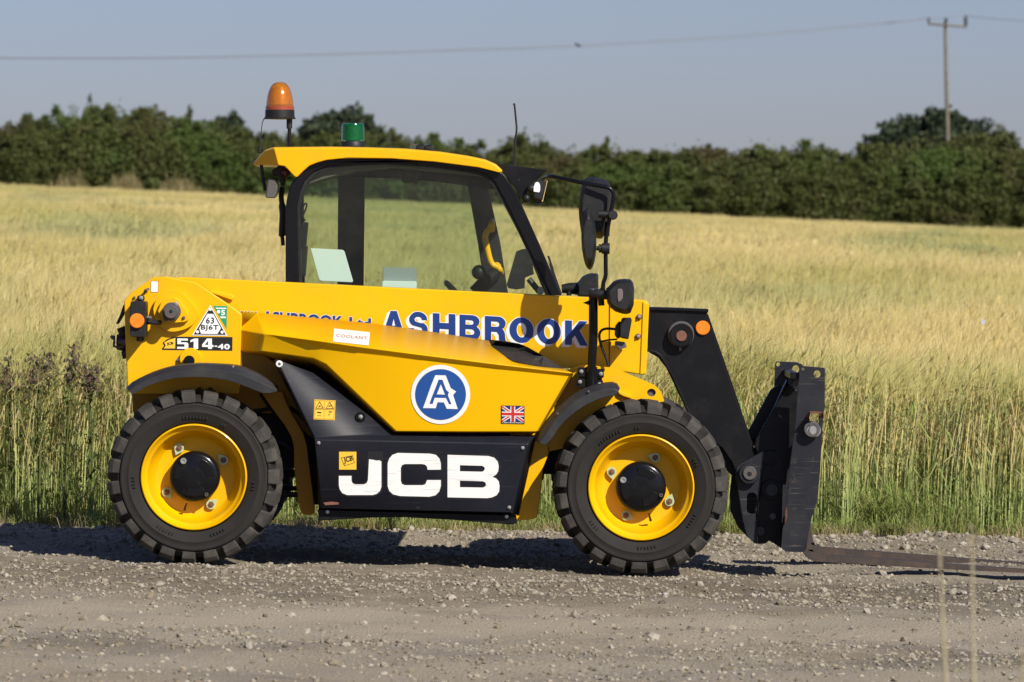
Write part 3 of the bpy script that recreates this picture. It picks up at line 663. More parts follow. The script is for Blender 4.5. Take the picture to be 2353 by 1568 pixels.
# pale seeding grass along the hedge foot
hg = [tuft(300+i, 60, .5, 1.25, .03, .5, M['hay'], .6) for i in range(4)]
n = 260; u = np.concatenate([g.uniform(110, 470, 110), g.uniform(470, 2353, 150)]); y = HY-1.9+g.uniform(-.5, .5, n); x = (u-UC)*(DIST+y)/FPX
amp = np.where(u < 470, 1.8, 1.1)*g.uniform(.35, 1.0, n)*(0.85+0.3*np.sin(u*.05))
o = scatter('hedge_foot_grass', hg, np.stack([x, y, ground(x, y)+.1], 1), np.stack([0*x, 0*x, g.uniform(0, 6, n)], 1), np.stack([amp*0+1, amp*0+1, amp], 1), g.integers(0, 4, n))
tag(o, 'pale seeding grass along the foot of the hedge', 'grass')

def tree(u, vtop, width, y, label, m, seed, blobs=None, trunk=.28, nleaf=9000, ls=(.12, .26)):
    """crown given in picture units at distance y; stands on the ground there"""
    k = (DIST+y)/FPX; x = (u-UC)*k; zt = HCAM-(vtop-VH)*k; zb = float(ground(x, y)); H = zt-zb; W = width*k/2
    root = empty('tree', None, (x, y, zb)); tag(root, label, 'tree')
    r = random.Random(seed); bl = []
    if blobs: bl = [(bx*W, 0, H*bz, rx*W, rx*W, rz*H) for bx, bz, rx, rz in blobs]
    else:
        bl = [(0, 0, H*.72, W*.75, W*.7, H*.22)]
        for _ in range(12):
            a = r.uniform(-1, 1); bl.append((a*W*.75, r.uniform(-.5, .5)*W, H*(.58+.3*r.random()*(1-.55*a*a)+.0), W*r.uniform(.2, .36), W*.3, H*r.uniform(.07, .13)))
    tr = MB().tube([(0, 0, -.3), (0.05, 0, H*.25), (-.05, 0, H*.5), (0, 0, H*.8)], [trunk, trunk*.8, trunk*.55, trunk*.15], 9).build('trunk', M['bark'], root)
    for b in bl[1:8]:
        mbb = MB().tube([(0, 0, H*.35), (b[0]*.5, b[1]*.5, (H*.35+b[2])/2), (b[0], b[1], b[2])], [trunk*.4, trunk*.25, trunk*.08], 6); mbb.build('limb', M['bark'], tr)
    obj('crown', foliage(seed, bl, nleaf, ls[0], ls[1], m), None, root, smooth=None)
    return root
tree(795, 243, 200, 335, 'broad dark tree rising behind the hedge over the green beacon', M['treeleaf'], 1, nleaf=14000)
tree(722, 262, 90, 345, 'dark tree just left of the broad one, behind the orange beacon stem', M['treeleaf'], 2)
tree(528, 258, 105, 330, 'low rounded dark tree behind the hedge left of the cab roof', M['treeleaf'], 3)
tree(2140, 248, 330, 330, 'broad dark tree behind the hedge beside the power pole', M['treeleaf'], 4, nleaf=19000, blobs=[(0,.72,.75,.22),(-.62,.66,.34,.15),(-.3,.80,.4,.13),(.1,.86,.42,.12),(.5,.76,.4,.14),(.8,.64,.32,.15),(-.8,.55,.25,.12),(.0,.6,.9,.2)])
tree(2285, 290, 150, 318, 'olive green tree right of the power pole', M['treeleaf2'], 5)
tree(205, 212, 34, 270.5, 'tall thin sapling sticking up from the left of the hedge', M['treeleaf2'], 6, blobs=[(.1,.93,.35,.05),(.5,.86,.5,.04),(-.3,.80,.5,.05),(.3,.72,.9,.06),(-.7,.76,.4,.04)], trunk=.05, nleaf=420, ls=(.05,.10))
tree(432, 243, 30, 270.5, 'leaning sapling in the hedge between the left bushes and the cab', M['treeleaf2'], 7, blobs=[(.3,.94,.4,.06),(.0,.84,.6,.08),(-.3,.72,.9,.1)], trunk=.07, nleaf=600, ls=(.06,.13))
tree(1391, 312, 30, 270.5, 'wispy sapling standing out of the hedge just right of the mirrors', M['treeleaf2'], 8, blobs=[(.3,.95,.35,.05),(-.4,.85,.4,.06),(.2,.76,.7,.07)], trunk=.06, nleaf=330, ls=(.06,.12))
tree(1195, 300, 110, 271, 'bushy olive shrub showing behind the aerial', M['treeleaf2'], 9, trunk=.12, nleaf=5000, ls=(.08,.16))
tree(340, 245, 150, 270, 'bright green rounded bush in the taller left part of the hedge', M['treeleaf2'], 10, trunk=.15, nleaf=6500, ls=(.08,.16))

# ------------------------------------------------------------------ power line
M['pole'] = mat('weathered_pole', (0.20, 0.18, 0.12), 0.9, noise=(2.5, (0.11, 0.10, 0.08), .8, .4, .7))
M['wire'] = mat('overhead_wire', (0.16, 0.17, 0.19), 0.6)
M['insul'] = mat('insulator', (0.05, 0.06, 0.06), 0.4)
PY = 276.0
pb = P(2181, 332, PY); pt = P(2172, 50, PY); zb = float(ground(pb.x, PY))
root = empty('power_pole', None, (pb.x, PY, zb)); tag(root, 'weathered wooden power pole with a crossarm behind the hedge', 'power pole')
L = lambda p: (p.x-pb.x, p.y-PY, p.z-zb)
MB().tube([(0.05, 0, -.5), L(pt)], [.135, .095], 12).build('pole', M['pole'], root)
a0, a1 = P(2132, 55, PY-.15), P(2221, 62, PY-.15)
MB().tube([L(a0), L(a1)], .06, 6).build('crossarm', M['pole'], root)
tips = []
for (u, v0, v1, r) in ((2134, 52, 40, .09), (2174, 52, 41, .10), (2219, 60, 36, .12)):
    q0, q1 = P(u, v0, PY-.15), P(u, v1, PY-.15); tips.append(q1)
    MB().lathe([(r*.5, 0), (r, (q1.z-q0.z)*.25), (r*.6, (q1.z-q0.z)*.4), (r, (q1.z-q0.z)*.6), (r*.5, (q1.z-q0.z))], L(q0), 'Z', 10).build('insulator', M['insul'], root)
for i, (tp, dv) in enumerate(zip(tips, (3, -1, -3))):
    line = [(-150, 132+dv*.5, 240), (0, 134+dv*.5, 245), (350, 134+dv*.6, 252), (700, 127+dv*.7, 258), (1050, 116+dv*.8, 263), (1330, 106+dv, 267), (1700, 84+dv*1.2, 271), (2000, 57+dv*.9, 274)]
    pts_ = [P(*q) for q in line]+[tp]
    o = MB().tube(smooth_path(pts_, 5), .012, 5, cap=False).build('power_line', M['wire'], smooth=60)
    tag(o, ('lowest strand of the overhead line left of the pole', 'middle strand of the overhead line left of the pole', 'uppermost strand of the overhead line left of the pole')[i], 'power line')
o = MB().tube(smooth_path([tips[2], P(2290, 44, 282), P(2360, 49, 290), P(2500, 62, 300)], 5), .02, 5, cap=False).build('power_line', M['wire'], smooth=60)
tag(o, 'overhead line running off to the right of the pole', 'power line')
# bird on the line
bp = P(1328, 104, 266.9); M['bird'] = mat('dark_feathers', (0.02, 0.02, 0.025), .6)
mb = MB()
bm = bmesh.new(); bmesh.ops.create_uvsphere(bm, u_segments=14, v_segments=10, radius=1)
for v_ in bm.verts:
    x_, y_, z_ = v_.co; tail = max(0, x_)**2; head = max(0, -x_-.2)
    v_.co = Vector((x_*.15+tail*.07-head*.0, y_*(.065-.045*tail), z_*(.07-.055*tail)-x_*.05+head*.05))
me = bpy.data.meshes.new('bird'); bm.to_mesh(me); bm.free()
root = obj('bird', me, M['bird'], smooth=80); root.location = bp; tag(root, 'small dark bird perched on the overhead line above the mirrors', 'bird')
MB().ball((-.13, 0, .085), (.05, .045, .045)).build('head', M['bird'], root)
MB().lathe([(.014, 0), (.001, .045)], (-.17, 0, .085), 'X', 6).build('beak', M['bird'], root).scale = (1, 1, 1)
for sy in (-.02, .02): MB().tube([(0, sy, -.06), (0, sy, -.1)], .006, 5).build('leg', M['bird'], root)
# white butterfly over the barley
q = P(2252, 742, 5.5); root = empty('butterfly', None, q); tag(root, 'tiny white butterfly over the barley at right', 'butterfly')
for sgn in (-1, 1):
    MB().add([(0, 0, 0), (.012, -.01*sgn, .022), (.030, -.014*sgn, .012), (.022, -.01*sgn, -.008), (.006, -.002*sgn, -.010), (0, .001, 0)], [(0, 1, 2, 3, 4, 5)]).build('wing', M['white'], root, smooth=None)
MB().tube([(-.004, 0, -.004), (.014, 0, .002)], .002, 5).build('body', M['ink'], root)

# out-of-focus stalks close to the camera
M['fstalk'] = leafmat('dry_stalk', [(0.50,0.44,0.27),(0.56,0.49,0.31)], transl=.3)
for (u0, v0, u1, v1, lab) in ((2158, 1262, 2182, 1640, 'out of focus dry stalk, left of the pair at lower right'), (2233, 1210, 2243, 1640, 'out of focus dry stalk, right of the pair at lower right'), (2351, 1500, 2346, 1650, 'blurred dry stalk cut by the right edge near the bottom')):
    y = -13.6; p0, p1 = P(u0, v0, y), P(u1, v1, y); zb = float(ground(p1.x, y)); f = (p0.z-zb)/(p0.z-p1.z)
    q = Vector((p0.x+(p1.x-p0.x)*f, y, zb)); root = empty('grass_stalk', None, q); tag(root, lab, 'dry stalk')
    H = p0.z-zb; tp = Vector((p0.x-q.x, 0, H))
    MB().tube([(0, 0, -.02), tp*.35+Vector((.004, 0, 0)), tp*.7+Vector((-.003, 0, 0)), tp], [.0046, .0043, .004, .0018], 6).build('stem', M['fstalk'], root)
    V, F, HH = [], [], []
    r = random.Random(int(u0))
    for i in range(16):
        b = tp*(.94+.0035*i); ribbon(V, F, HH, [tuple(b), (b.x+r.gauss(0, .002), r.gauss(0, .002), b.z+.012)], [.006, .003], r.uniform(0, 3), [1, 1])
    tag(obj('seed_head', plantmesh('seed_head', [(V, F, HH, M['fstalk'])]), None, root, smooth=None), kind='stuff')
# ------------------------------------------------------------------ the telehandler
TH = empty('telehandler')
tag(TH, 'compact yellow and black telehandler with forks lowered, parked on gravel', 'telehandler')
def bolt(parent, u, v, y, r=4.0, m='steel', name='bolt'):
    c = P(u, v, y); rr = r*(DIST+y)/FPX
    mb = MB().lathe([(0, 0), (rr*.5, 0.0), (rr*.62, rr*.35), (rr*.62, rr*.9), (rr, rr*.95), (rr, rr*1.4)], (c.x, y-rr*1.3, c.z), n=10)
    return mb.build(name, M[m], parent)

# ---- rear body: tower plate, boom, counterweight
chassis = empty('chassis', TH)
tower_pts = [(285,692),(300,674),(352,637),(385,636),(450,649),(523,698),(556,722),(552,840),(550,905),(305,905),(293,898),(290,830)]
prism('arch_plate', [(303,895),(640,885),(640,950),(305,946)], .365, .398, M['yellow_shaded'], chassis, bevel=.003)  # plate below the fender, its shade painted in with the darkened yellow
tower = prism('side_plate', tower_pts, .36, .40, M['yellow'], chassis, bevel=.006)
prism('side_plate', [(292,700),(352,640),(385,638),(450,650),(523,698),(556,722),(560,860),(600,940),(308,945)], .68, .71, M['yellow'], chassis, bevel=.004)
prism('counterweight', [(296,700),(330,672),(420,690),(420,930),(312,935),(300,880)], .405, .675, M['yellow_shaded'], chassis, bevel=.01)
prism('counterweight', [(300,780),(330,760),(560,760),(560,960),(312,950)], .715, 1.22, M['yellow_shaded'], chassis, bevel=.015)
# raised oval boss round the boom pivot
boss_o = CL(c1, (560,520),(590,430),(650,370),(740,342),(830,360),(900,420),(965,500),(1000,560),(990,610),(950,670),(880,715),(780,742),(700,735),(630,690),(580,620))
prism('pivot_boss', smooth_path([(*p, 0) for p in boss_o+[boss_o[0]]], 3) and [(p.x, p.y) for p in smooth_path([Vector((*p, 0)) for p in boss_o+[boss_o[0]]], 3)[:-1]], .328, .362, M['yellow'], chassis, bevel=.010, seg=3)
boss_i = CL(c1, (605,540),(640,450),(700,412),(780,410),(820,435),(860,500),(905,580),(905,632),(860,652),(740,662),(690,655),(640,620))
prism('pivot_boss', boss_i, .300, .33, M['yellow'], chassis, bevel=.008, seg=3)
u, v = c1(740, 545)
disc('pivot_pin', u, v, .27, .302, 21, M['worn'], chassis); disc('pivot_pin', *c1(733,548), .225, .272, 16, M['worn'], chassis, n=28)
disc('pin_hole', *c1(733,546), .2235, .226, 4.5, M['ink'], chassis)
MB().prism([CL(c1,(650,560),(665,510),(700,475),(790,450),(812,490),(812,560),(790,600),(720,625),(690,645),(662,620))], .275, .302).build('lock_plate', M['worn'], chassis, bevel=.003)
bolt(chassis, *c1(787,470), .272, 5); bolt(chassis, *c1(683,628), .272, 4, 'worn'); bolt(chassis, *c1(860,607), .298, 4, 'rustpin')
# small boss above the fender
disc('axle_boss', *c1(925,1010), .325, .362, 25, M['yellow'], chassis, n=32); disc('axle_pin', *c1(912,1030), .30, .327, 12.5, M['gloss'], chassis)
bolt(chassis, *c1(805,1020), .355, 4); bolt(chassis, *c1(1017,1035), .355, 3); bolt(chassis, *c1(375,410), .355, 3.2, 'worn')
MB().tube([P(*c1(475,360), .35), P(*c1(485,335), .33), P(*c1(515,325), .35)], .006, 6).build('hose_clip', M['worn'], chassis)
# rear lamp box with amber reflector
lb = empty('rear_lamp_box', TH)
prism('housing', CL(c1,(342,445),(485,448),(490,470),(486,790),(470,800),(345,792),(333,770),(333,490)), .20, .34, M['rubber_trim'], lb, bevel=.010, seg=3)
prism('mounting_lug', rrect(*c1(402,388), *c1(474,446), 5), .325, .345, M['rubber_trim'], lb, bevel=.003)
prism('mounting_lug', rrect(*c1(395,795), *c1(470,838), 5), .325, .345, M['rubber_trim'], lb, bevel=.003)
disc('amber_reflector', *c1(400,637), .180, .199, 17, M['orange'], lb, n=36)
bolt(lb, *c1(443,413), .322, 5); bolt(lb, *c1(435,815), .322, 4, 'worn')
MB().tube([P(*c1(480,645), .27), P(*c1(520,640), .25), P(*c1(560,650), .26), P(*c1(632,655), .29)], [.016,.016,.012,.011], 8).build('cable_gland', M['rubber_trim'], lb)
MB().tube([P(*c1(490,605), .28), P(*c1(545,612), .28)], .010, 8).build('cable_gland', M['worn'], lb)
# tail lamp, latch and rubber flap at the very back
MB().lathe([(0,-.035),(.035,-.03),(.042,0),(.044,.04),(.04,.06)], tuple(P(*c1(270,845), .50)), 'X', 18).build('tail_lamp', M['redlamp'], TH)
MB().tube([P(*c1(245,700),.45), P(*c1(262,745),.45), P(*c1(285,760),.45)], [.020,.022,.02], 8).build('lamp_bracket', M['rubber_trim'], TH)
prism('lamp_bracket', CL(c1,(245,935),(300,925),(300,1005),(262,1015)), .42, .52, M['rubber_trim'], TH, bevel=.004)
MB().tube([P(*c1(140,795),.45), P(*c1(180,790),.45), P(*c1(178,850),.45), P(*c1(175,885),.45), P(*c1(235,905),.45)], .006, 6).tube([P(*c1(150,800),.45), P(*c1(172,800),.45)], .010, 6).build('wire_clip', M['worn'], TH)
prism('rubber_flap', CL(c1,(268,480),(276,500),(268,560),(205,670),(196,665),(235,580)), .45, .60, M['rubber_trim'], TH)

boom = prism('boom', [(395,639),(420,637),(1483,690),(1490,697),(1491,712),(1484,858),(1478,862),(1437,856),(1414,849),(1290,846),(560,846),(540,800)], .42, .64, M['yellow'], TH, bevel=.012, seg=3)
prism('wear_pad_cover', [(1400,700),(1402,700),(1401,842),(1399,842)], .417, .421, M['ink'], boom)
prism('boom_end_band', [(1477,693),(1492,698),(1485,860),(1470,862)], .412, .648, M['yellow'], boom, bevel=.006)
for p in ((855,520),(845,710)):
    disc('bolt_boss', *d1(*p), .408, .421, 6.5, M['rustpin'], boom); bolt(boom, *d1(*p), .408, 4)
prism('boom_lock', CL(c1,(1125,330),(1330,380),(1355,405),(1340,440),(1180,385),(1110,350)), .40, .421, M['yellow'], boom, bevel=.006)

# chassis front: yellow nose plate above the front wheel, legs of the frame
nose = [(1225,990),(1300,852),(1340,838),(1414,846),(1437,856),(1451,863),(1479,874),(1505,886),(1519,900),(1526,920),(1500,960),(1440,1000),(1250,1040)]
hole = ell(*d1(975,1262), 10, 9, 16)
frontp = prism('side_plate', [nose, hole], .33, .37, M['yellow'], chassis, bevel=.004)
disc('pin', *d1(977,1295), .345, .40, 11, M['worn'], chassis)
prism('side_plate', nose, .69, .72, M['yellow_shaded'], chassis, bevel=.004)
prism('arch_rib', CL(d1,(640,1240),(700,1262),(790,1300),(780,1325),(700,1300),(655,1275)), .305, .334, M['yellow'], chassis, bevel=.004)
leg_f = CL(c8, (2100,150),(2210,240),(2215,420),(2190,600),(2175,730),(2150,840),(2120,868),(2010,872),(1995,850),(2040,640))
prism('frame_leg', [(1170,990),(1250,990),(1262,1040),(1248,1075),(1243,1130),(1236,1185),(1228,1193),(1190,1197),(1180,1190)], .28, .33, M['yellow'], chassis, bevel=.006)
z4 = crop(620,980,4.61)
prism('side_plate', [(536,800),(600,812),(648,845),(700,930),(722,1010),(690,985),(640,905),(600,885),(530,870)], .365, .395, M['yellow_shaded'], chassis, bevel=.004)
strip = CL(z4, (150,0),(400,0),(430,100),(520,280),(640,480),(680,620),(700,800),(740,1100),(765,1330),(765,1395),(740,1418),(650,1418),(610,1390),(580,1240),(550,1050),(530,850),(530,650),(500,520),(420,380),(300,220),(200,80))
prism('arch_guard', strip, .27, .315, M['yellow_shaded'], chassis, bevel=.004)
prism('frame_rail', [(560,905),(1262,905),(1250,1100),(1200,1160),(720,1160),(700,1075),(560,1075)], .45, 1.05, M['dark'], chassis)
prism('frame_rail', [(305,940),(600,940),(600,1060),(330,1060)], .45, 1.05, M['dark'], chassis)
prism('frame_rail', [(1240,905),(1520,905),(1500,1090),(1250,1090)], .42, 1.05, M['dark'], chassis)
for (u0,v0,u1,v1,y0,y1) in ((560,1117,740,1127,.5,.56),(560,1131,740,1142,.42,.5),(640,1080,700,1096,.9,1.0)):
    prism('hydraulic_pipe', [(u0,v0),(u1,v0+2),(u1,v1+2),(u0,v1)], y0, y1, M['dark'], chassis)
for p in [((560,950),(660,938),(700,965)), ((590,1010),(650,1020),(700,1060)), ((600,905),(640,960),(690,1000))]:
    MB().tube(smooth_path([P(*q, .36) for q in p], 5), .010, 8).build('hose', M['rubber_trim'], chassis)
for p in [(455,880),(480,880)]:
    MB().tube([P(p[0],p[1],.42), P(p[0]+5,p[1]+20,.35), P(p[0]-8,p[1]+45,.33)], .014, 8).build('hose', M['rubber_trim'], chassis)
for wx, wz in ((445,1096),(1473,1120)):   # axles
    c = P(wx, wz, 0); MB().tube([(c.x, .18, c.z), (c.x, .45, c.z), (c.x, 1.1, c.z), (c.x, 1.33, c.z)], [.11, .075, .075, .11], 20).build('axle', M['dark'], chassis)

# ---- bulged engine cover
M['cover'] = mat('cover_yellow_paint', YEL, 0.42, coat=0.0, spec=0.18, noise=[(3.0, (0.74, 0.34, 0.002), 0.25, 0.5, 0.8), (38, (0.42, 0.25, 0.04), 0.20, 0.64, 0.85)])
cov = {}
def cv(k, u, v, y): cov[k] = P(u, v, y)
cv('U0',549,717,.40); cv('U1',590,722,.40); cv('U2',852,743,.40); cv('U3',1000,764,.40); cv('U4',1122,783,.40); cv('U5',1200,794,.38); cv('U6',1292,847,.30)
cv('C0',551,757,.38); cv('C1',606,767,.22); cv('C2',720,782,.085); cv('C3',827,797,.01); cv('C4',974,816,-.018); cv('C5',1150,838,-.008); cv('C6',1315,857,.02)
cv('M0',550,764,.38); cv('M1',606,775,.225); cv('M2',722,793,.115); cv('M3',827,812,.036); cv('M4',974,828,.008); cv('M5',1150,848,.018); cv('M6',1307,865,.038)
cv('L0',547,804,.38); cv('L1',601,808,.235); cv('L2',721,824,.125); cv('L3',749,838,.085); cv('L4',909,991,.055); cv('L5',1060,992,.05); cv('L6',1234,992,.055)
cv('R0',556,811,.38); cv('R1',601,816,.36); cv('R2',719,853,.33); cv('R3',760,876,.30); cv('R4',905,994,.13); cv('R5',1060,996,.12); cv('R6',1236,996,.12)
cv('E0',1318,860,.30)
fs = []
for a, b in (('U','C'), ('C','M'), ('M','L'), ('L','R')):
    for i in range(6): fs.append((a+str(i), a+str(i+1), b+str(i+1), b+str(i)))
fs += [('U6','E0','C6'), ('C6','E0','M6'), ('M6','E0','R6','L6')]
keys = list(cov); me = mesh('engine_cover', [cov[k] for k in keys], [tuple(keys.index(k) for k in f) for f in fs])
bm = bmesh.new(); bm.from_mesh(me)
bmesh.ops.triangulate(bm, faces=bm.faces)
bmesh.ops.recalc_face_normals(bm, faces=bm.faces)
if sum(f.normal.y*f.calc_area() for f in bm.faces) > 0: bmesh.ops.reverse_faces(bm, faces=bm.faces)
bm.to_mesh(me); bm.free()
cover = obj('engine_cover', me, M['cover'], TH, smooth=24, bevel=.006, seg=3)
sd = cover.modifiers.new('thick', 'SOLIDIFY'); sd.thickness = .006; sd.offset = -1
bv_cover = bvh_of(cover)
M['vent'] = mat('vent_mesh', (0.016, 0.015, 0.015), .55, noise=(45, (.045, .04, .035), .6, .45, .7), bump=(300, .6, .003))
prism('side_vent', CL(c7,(1258,430),(1400,440),(1560,470),(1640,500),(1800,590),(2010,716),(1850,700),(1560,655),(1500,640),(1440,605),(1290,490)), .0, .0, M['vent'], TH) if False else None
vent = decal('side_vent', [CL(c7,(1258,428),(1420,442),(1560,468),(1640,500),(1800,590),(2010,716),(1850,702),(1700,680),(1560,655),(1500,638),(1440,605),(1285,488))], M['vent'], bv_cover, 0.0060, cover, maxlen=30, y_guess=.30)

# ---- charcoal side panel
pn = {}
def pv_(k, u, v, y): pn[k] = P(u, v, y)
pv_('a0',628,829,.20); pv_('a1',634,826,.13); pv_('a2',719,857,.12); pv_('a3',905,999,.085); pv_('a4',1222,1001,.085); pv_('a5',1230,1000,.11)
pv_('b0',716,1006,.17); pv_('b1',722,1006,.085)
pv_('g0',722,1010,.055); pv_('g1',905,1014,.05); pv_('g2',1214,1021,.05)
pv_('h0',738,1168,.07); pv_('h1',1177,1178,.07)
pv_('i0',724,1010,.16); pv_('i1',732,1170,.16); pv_('j0',1230,1012,.12); pv_('j1',1192,1186,.12)
F_ = [('a0','a1','b1','b0'),('a1','a2','a3','b1'),('b1','a3','g1','g0'),('a3','a4','g2','g1'),('g0','g1','h1','h0'),('g1','g2','h1'),('b0','b1','g0','i0'),('i0','g0','h0','i1'),('a4','a5','j0','g2'),('g2','j0','j1','h1')]
keys = list(pn); me = mesh('side_panel', [pn[k] for k in keys], [tuple(keys.index(k) for k in f) for f in F_])
bm = bmesh.new(); bm.from_mesh(me); bmesh.ops.recalc_face_normals(bm, faces=bm.faces)
if sum(f.normal.y*f.calc_area() for f in bm.faces) > 0: bmesh.ops.reverse_faces(bm, faces=bm.faces)
bm.to_mesh(me); bm.free()
panel = obj('side_panel', me, M['plastic'], TH, smooth=20, bevel=.006, seg=2)
bv_panel = bvh_of(panel)
sd = panel.modifiers.new('thick', 'SOLIDIFY'); sd.thickness = .005; sd.offset = -1
prism('sill_tray', [(730,1171),(1186,1184),(1188,1203),(1176,1206),(1040,1195),(930,1189),(850,1190),(733,1197)], .115, .50, M['black'], TH, bevel=.004)
prism('side_backing', [(634,835),(719,860),(905,1000),(1222,1003),(1226,1015),(1186,1180),(740,1165),(722,1010)], .19, .40, M['dark'], TH)
for p in ((325,228),(2040,270),(1927,770),(400,808),(1905,848)):
    u, v = c8(*p); q = on_surface(u, v, bv_panel, .0, .11); bolt(panel, u, v, q.y, 4.2)
u, v = c6(540,668); disc('fastener', u, v, .11, .128, 8, M['white'], panel); disc('fastener_slot', u+.5, v, .108, .111, 3.5, M['worn'], panel)
u, v = c6(1335,1190); disc('latch_cup', u, v, .088, .12, 12, M['gloss'], panel); bolt(panel, u+1, v-1, .085, 5)
prism('slot', rrect(*c8(1142,765), *c8(1175,780), 2), .066, .069, M['ink'], panel)
prism('chipped_bracket', CL(c8,(365,730),(430,722),(492,728),(495,745),(380,752)), .062, .068, M['rustpin'], panel)

prism('engine_block', [(600,820),(905,850),(1220,850),(1220,1000),(905,1000),(640,900)], .425, .60, M['dark'], chassis)
prism('engine_shroud', [(600,822),(905,835),(905,995),(719,870),(640,845)], .400, .416, M['dark'], chassis)
# ---- big white letters, black sunk outline behind each
BIGL = {
 'J': [CL(c8,(748,365),(775,368),(812,376),(835,374),(852,384),(852,596),(840,632),(812,656),(780,666),(565,666),(525,650),(503,620),(495,585),(495,505),(601,505),(601,548),(612,568),(632,576),(704,576),(727,566),(739,542))],
 'C': [CL(c8,(905,400),(918,360),(945,328),(990,312),(1260,318),(1310,328),(1340,360),(1352,400),(1352,453),(1240,453),(1236,428),(1222,412),(1195,405),(1050,405),(1026,414),(1015,438),(1015,545),(1024,572),(1048,583),(1200,583),(1222,574),(1236,540),(1352,540),(1352,590),(1338,636),(1306,668),(1255,680),(1010,674),(950,660),(918,630),(905,590))],
 'B': [CL(c8,(1408,328),(1750,338),(1800,352),(1830,385),(1838,425),(1834,465),(1815,495),(1785,513),(1815,525),(1838,550),(1845,590),(1842,635),(1820,668),(1780,686),(1740,692),(1408,685)),
       CL(c8,(1512,415),(1698,420),(1716,430),(1722,444),(1716,460),(1698,470),(1512,466)), CL(c8,(1512,545),(1705,550),(1726,560),(1732,576),(1726,594),(1705,603),(1512,600))]}
def grow(poly, d, hole=False):
    n = len(poly); out = []
    area = sum(poly[i][0]*poly[(i+1) % n][1]-poly[(i+1) % n][0]*poly[i][1] for i in range(n))
    sg = (1 if area > 0 else -1)*(-1 if hole else 1)
    for i in range(n):
        (ax, ay), (bx, by), (cx, cy) = poly[i-1], poly[i], poly[(i+1) % n]
        n1 = Vector((by-ay, ax-bx)).normalized(); n2 = Vector((cy-by, bx-cx)).normalized(); t = (n1+n2)
        t = t.normalized()/max(.6, (1+n1.dot(n2))/2)**.5 if t.length > 1e-6 else n1
        out.append((bx+t.x*d*sg, by+t.y*d*sg))
    return out
for k, loops in BIGL.items():
    top = [loops[0]]+loops[1:]
    if k == 'J':
        decal('letter_recess', [grow(CL(c8,(740,300),(865,303),(865,600),(845,650),(790,676),(560,676),(510,650),(488,600),(488,498),(608,498),(612,560),(640,568),(700,568),(730,552)), .6)], M['ink'], bv_panel, .0012, panel)
    else:
        decal('letter_recess', [[grow(loops[0], 3.2)]+[grow(h_, 2.0, True) for h_ in loops[1:]]], M['ink'], bv_panel, .0012, panel)
    decal('letter', [top], M['letter_white'], bv_panel, .0035, panel)
decal('sticker', [CL(c8,(497,302),(642,302),(642,452),(497,452))], M['tag_y'], bv_panel, .003, panel)
decal('sticker_print', [[CL(c8,(512,352),(612,332),(628,395),(540,422)), CL(c8,(516,355),(609,337),(624,393),(543,417))]], M['ink'], bv_panel, .004, panel)
text_decal('sticker_print', 'JCB', c8(541,408), c8(616,388), c8(532,352), M['ink'], bv_panel, .004, panel, bold=.03)

# warning sticker, two triangles and two pictograms
tw = lambda *p: CL(c6, *p)
decal('sticker', [tw((886,1016),(1093,1026),(1085,1220),(878,1210))], M['tag_y'], bv_panel, .002, panel)
pol = [[tw((893,1024),(1086,1033),(1078,1212),(886,1203)), tw((895,1026),(1084,1035),(1076,1210),(888,1201))]]
for cx, cy in ((937,1072),(1036,1076)):
    pol.append([tw((cx,cy-40),(cx+42,cy+32),(cx-42,cy+32)), tw((cx,cy-28),(cx+32,cy+26),(cx-32,cy+26))])
pol += [[tw((986,1030),(988,1030),(980,1205),(978,1205))], [tw((892,1112),(1080,1116),(1080,1119),(892,1115))], [tw((925,1078),(945,1074),(948,1086),(928,1088))], [tw((1022,1078),(1050,1072),(1052,1082),(1026,1086))],
        [tw((912,1136),(945,1138),(960,1142),(945,1152),(912,1146))], [tw((1026,1132),(1066,1134),(1050,1144),(1026,1140))], [tw((1034,1152),(1042,1154),(1028,1174),(1022,1170))], [tw((915,1172),(955,1174),(955,1178),(915,1176))]]
for q in pol: decal('sticker_print', [q], M['ink'], bv_panel, .003, panel)

# round emblem on the cover
u0, v0 = c7(790, 967); R1 = 290/3.92/1.088; R2 = 249/3.92/1.088
def rings(u, v, r, n=48, k=5):
    out = [[ (u, v), (u+r/k*math.cos(2*PI*i/n), v+r/k*math.sin(2*PI*i/n)), (u+r/k*math.cos(2*PI*(i+1)/n), v+r/k*math.sin(2*PI*(i+1)/n)) ] for i in range(n)]
    for j in range(1, k):
        for i in range(n):
            a, b = 2*PI*i/n, 2*PI*(i+1)/n; r0, r1 = r*j/k, r*(j+1)/k
            out.append([(u+r0*math.cos(a), v+r0*math.sin(a)), (u+r1*math.cos(a), v+r1*math.sin(a)), (u+r1*math.cos(b), v+r1*math.sin(b)), (u+r0*math.cos(b), v+r0*math.sin(b))])
    return [[q] for q in out]
decal('emblem', rings(u0, v0, R1), M['white'], bv_cover, 0.0030, cover, maxlen=12)
decal('emblem', rings(u0, v0, R2), M['blue2'], bv_cover, 0.0045, cover, maxlen=12)
A_out = CL(c7,(738,778),(840,780),(890,905),(942,938),(912,972),(958,1110),(850,1107),(822,1045),(760,1043),(742,1102),(617,1100),(640,1040),(700,870))
A_gap = CL(c7,(770,822),(808,823),(846,925),(872,945),(862,975),(896,1063),(872,1063),(842,1002),(732,1000),(712,1060),(680,1060),(700,1002),(735,915))
A_ctr = CL(c7,(792,868),(832,968),(752,966))
decal('emblem', [[A_out, A_gap]], M['white'], bv_cover, 0.0060, cover, maxlen=14)
decal('emblem', [[A_ctr]], M['white'], bv_cover, 0.0060, cover, maxlen=14)
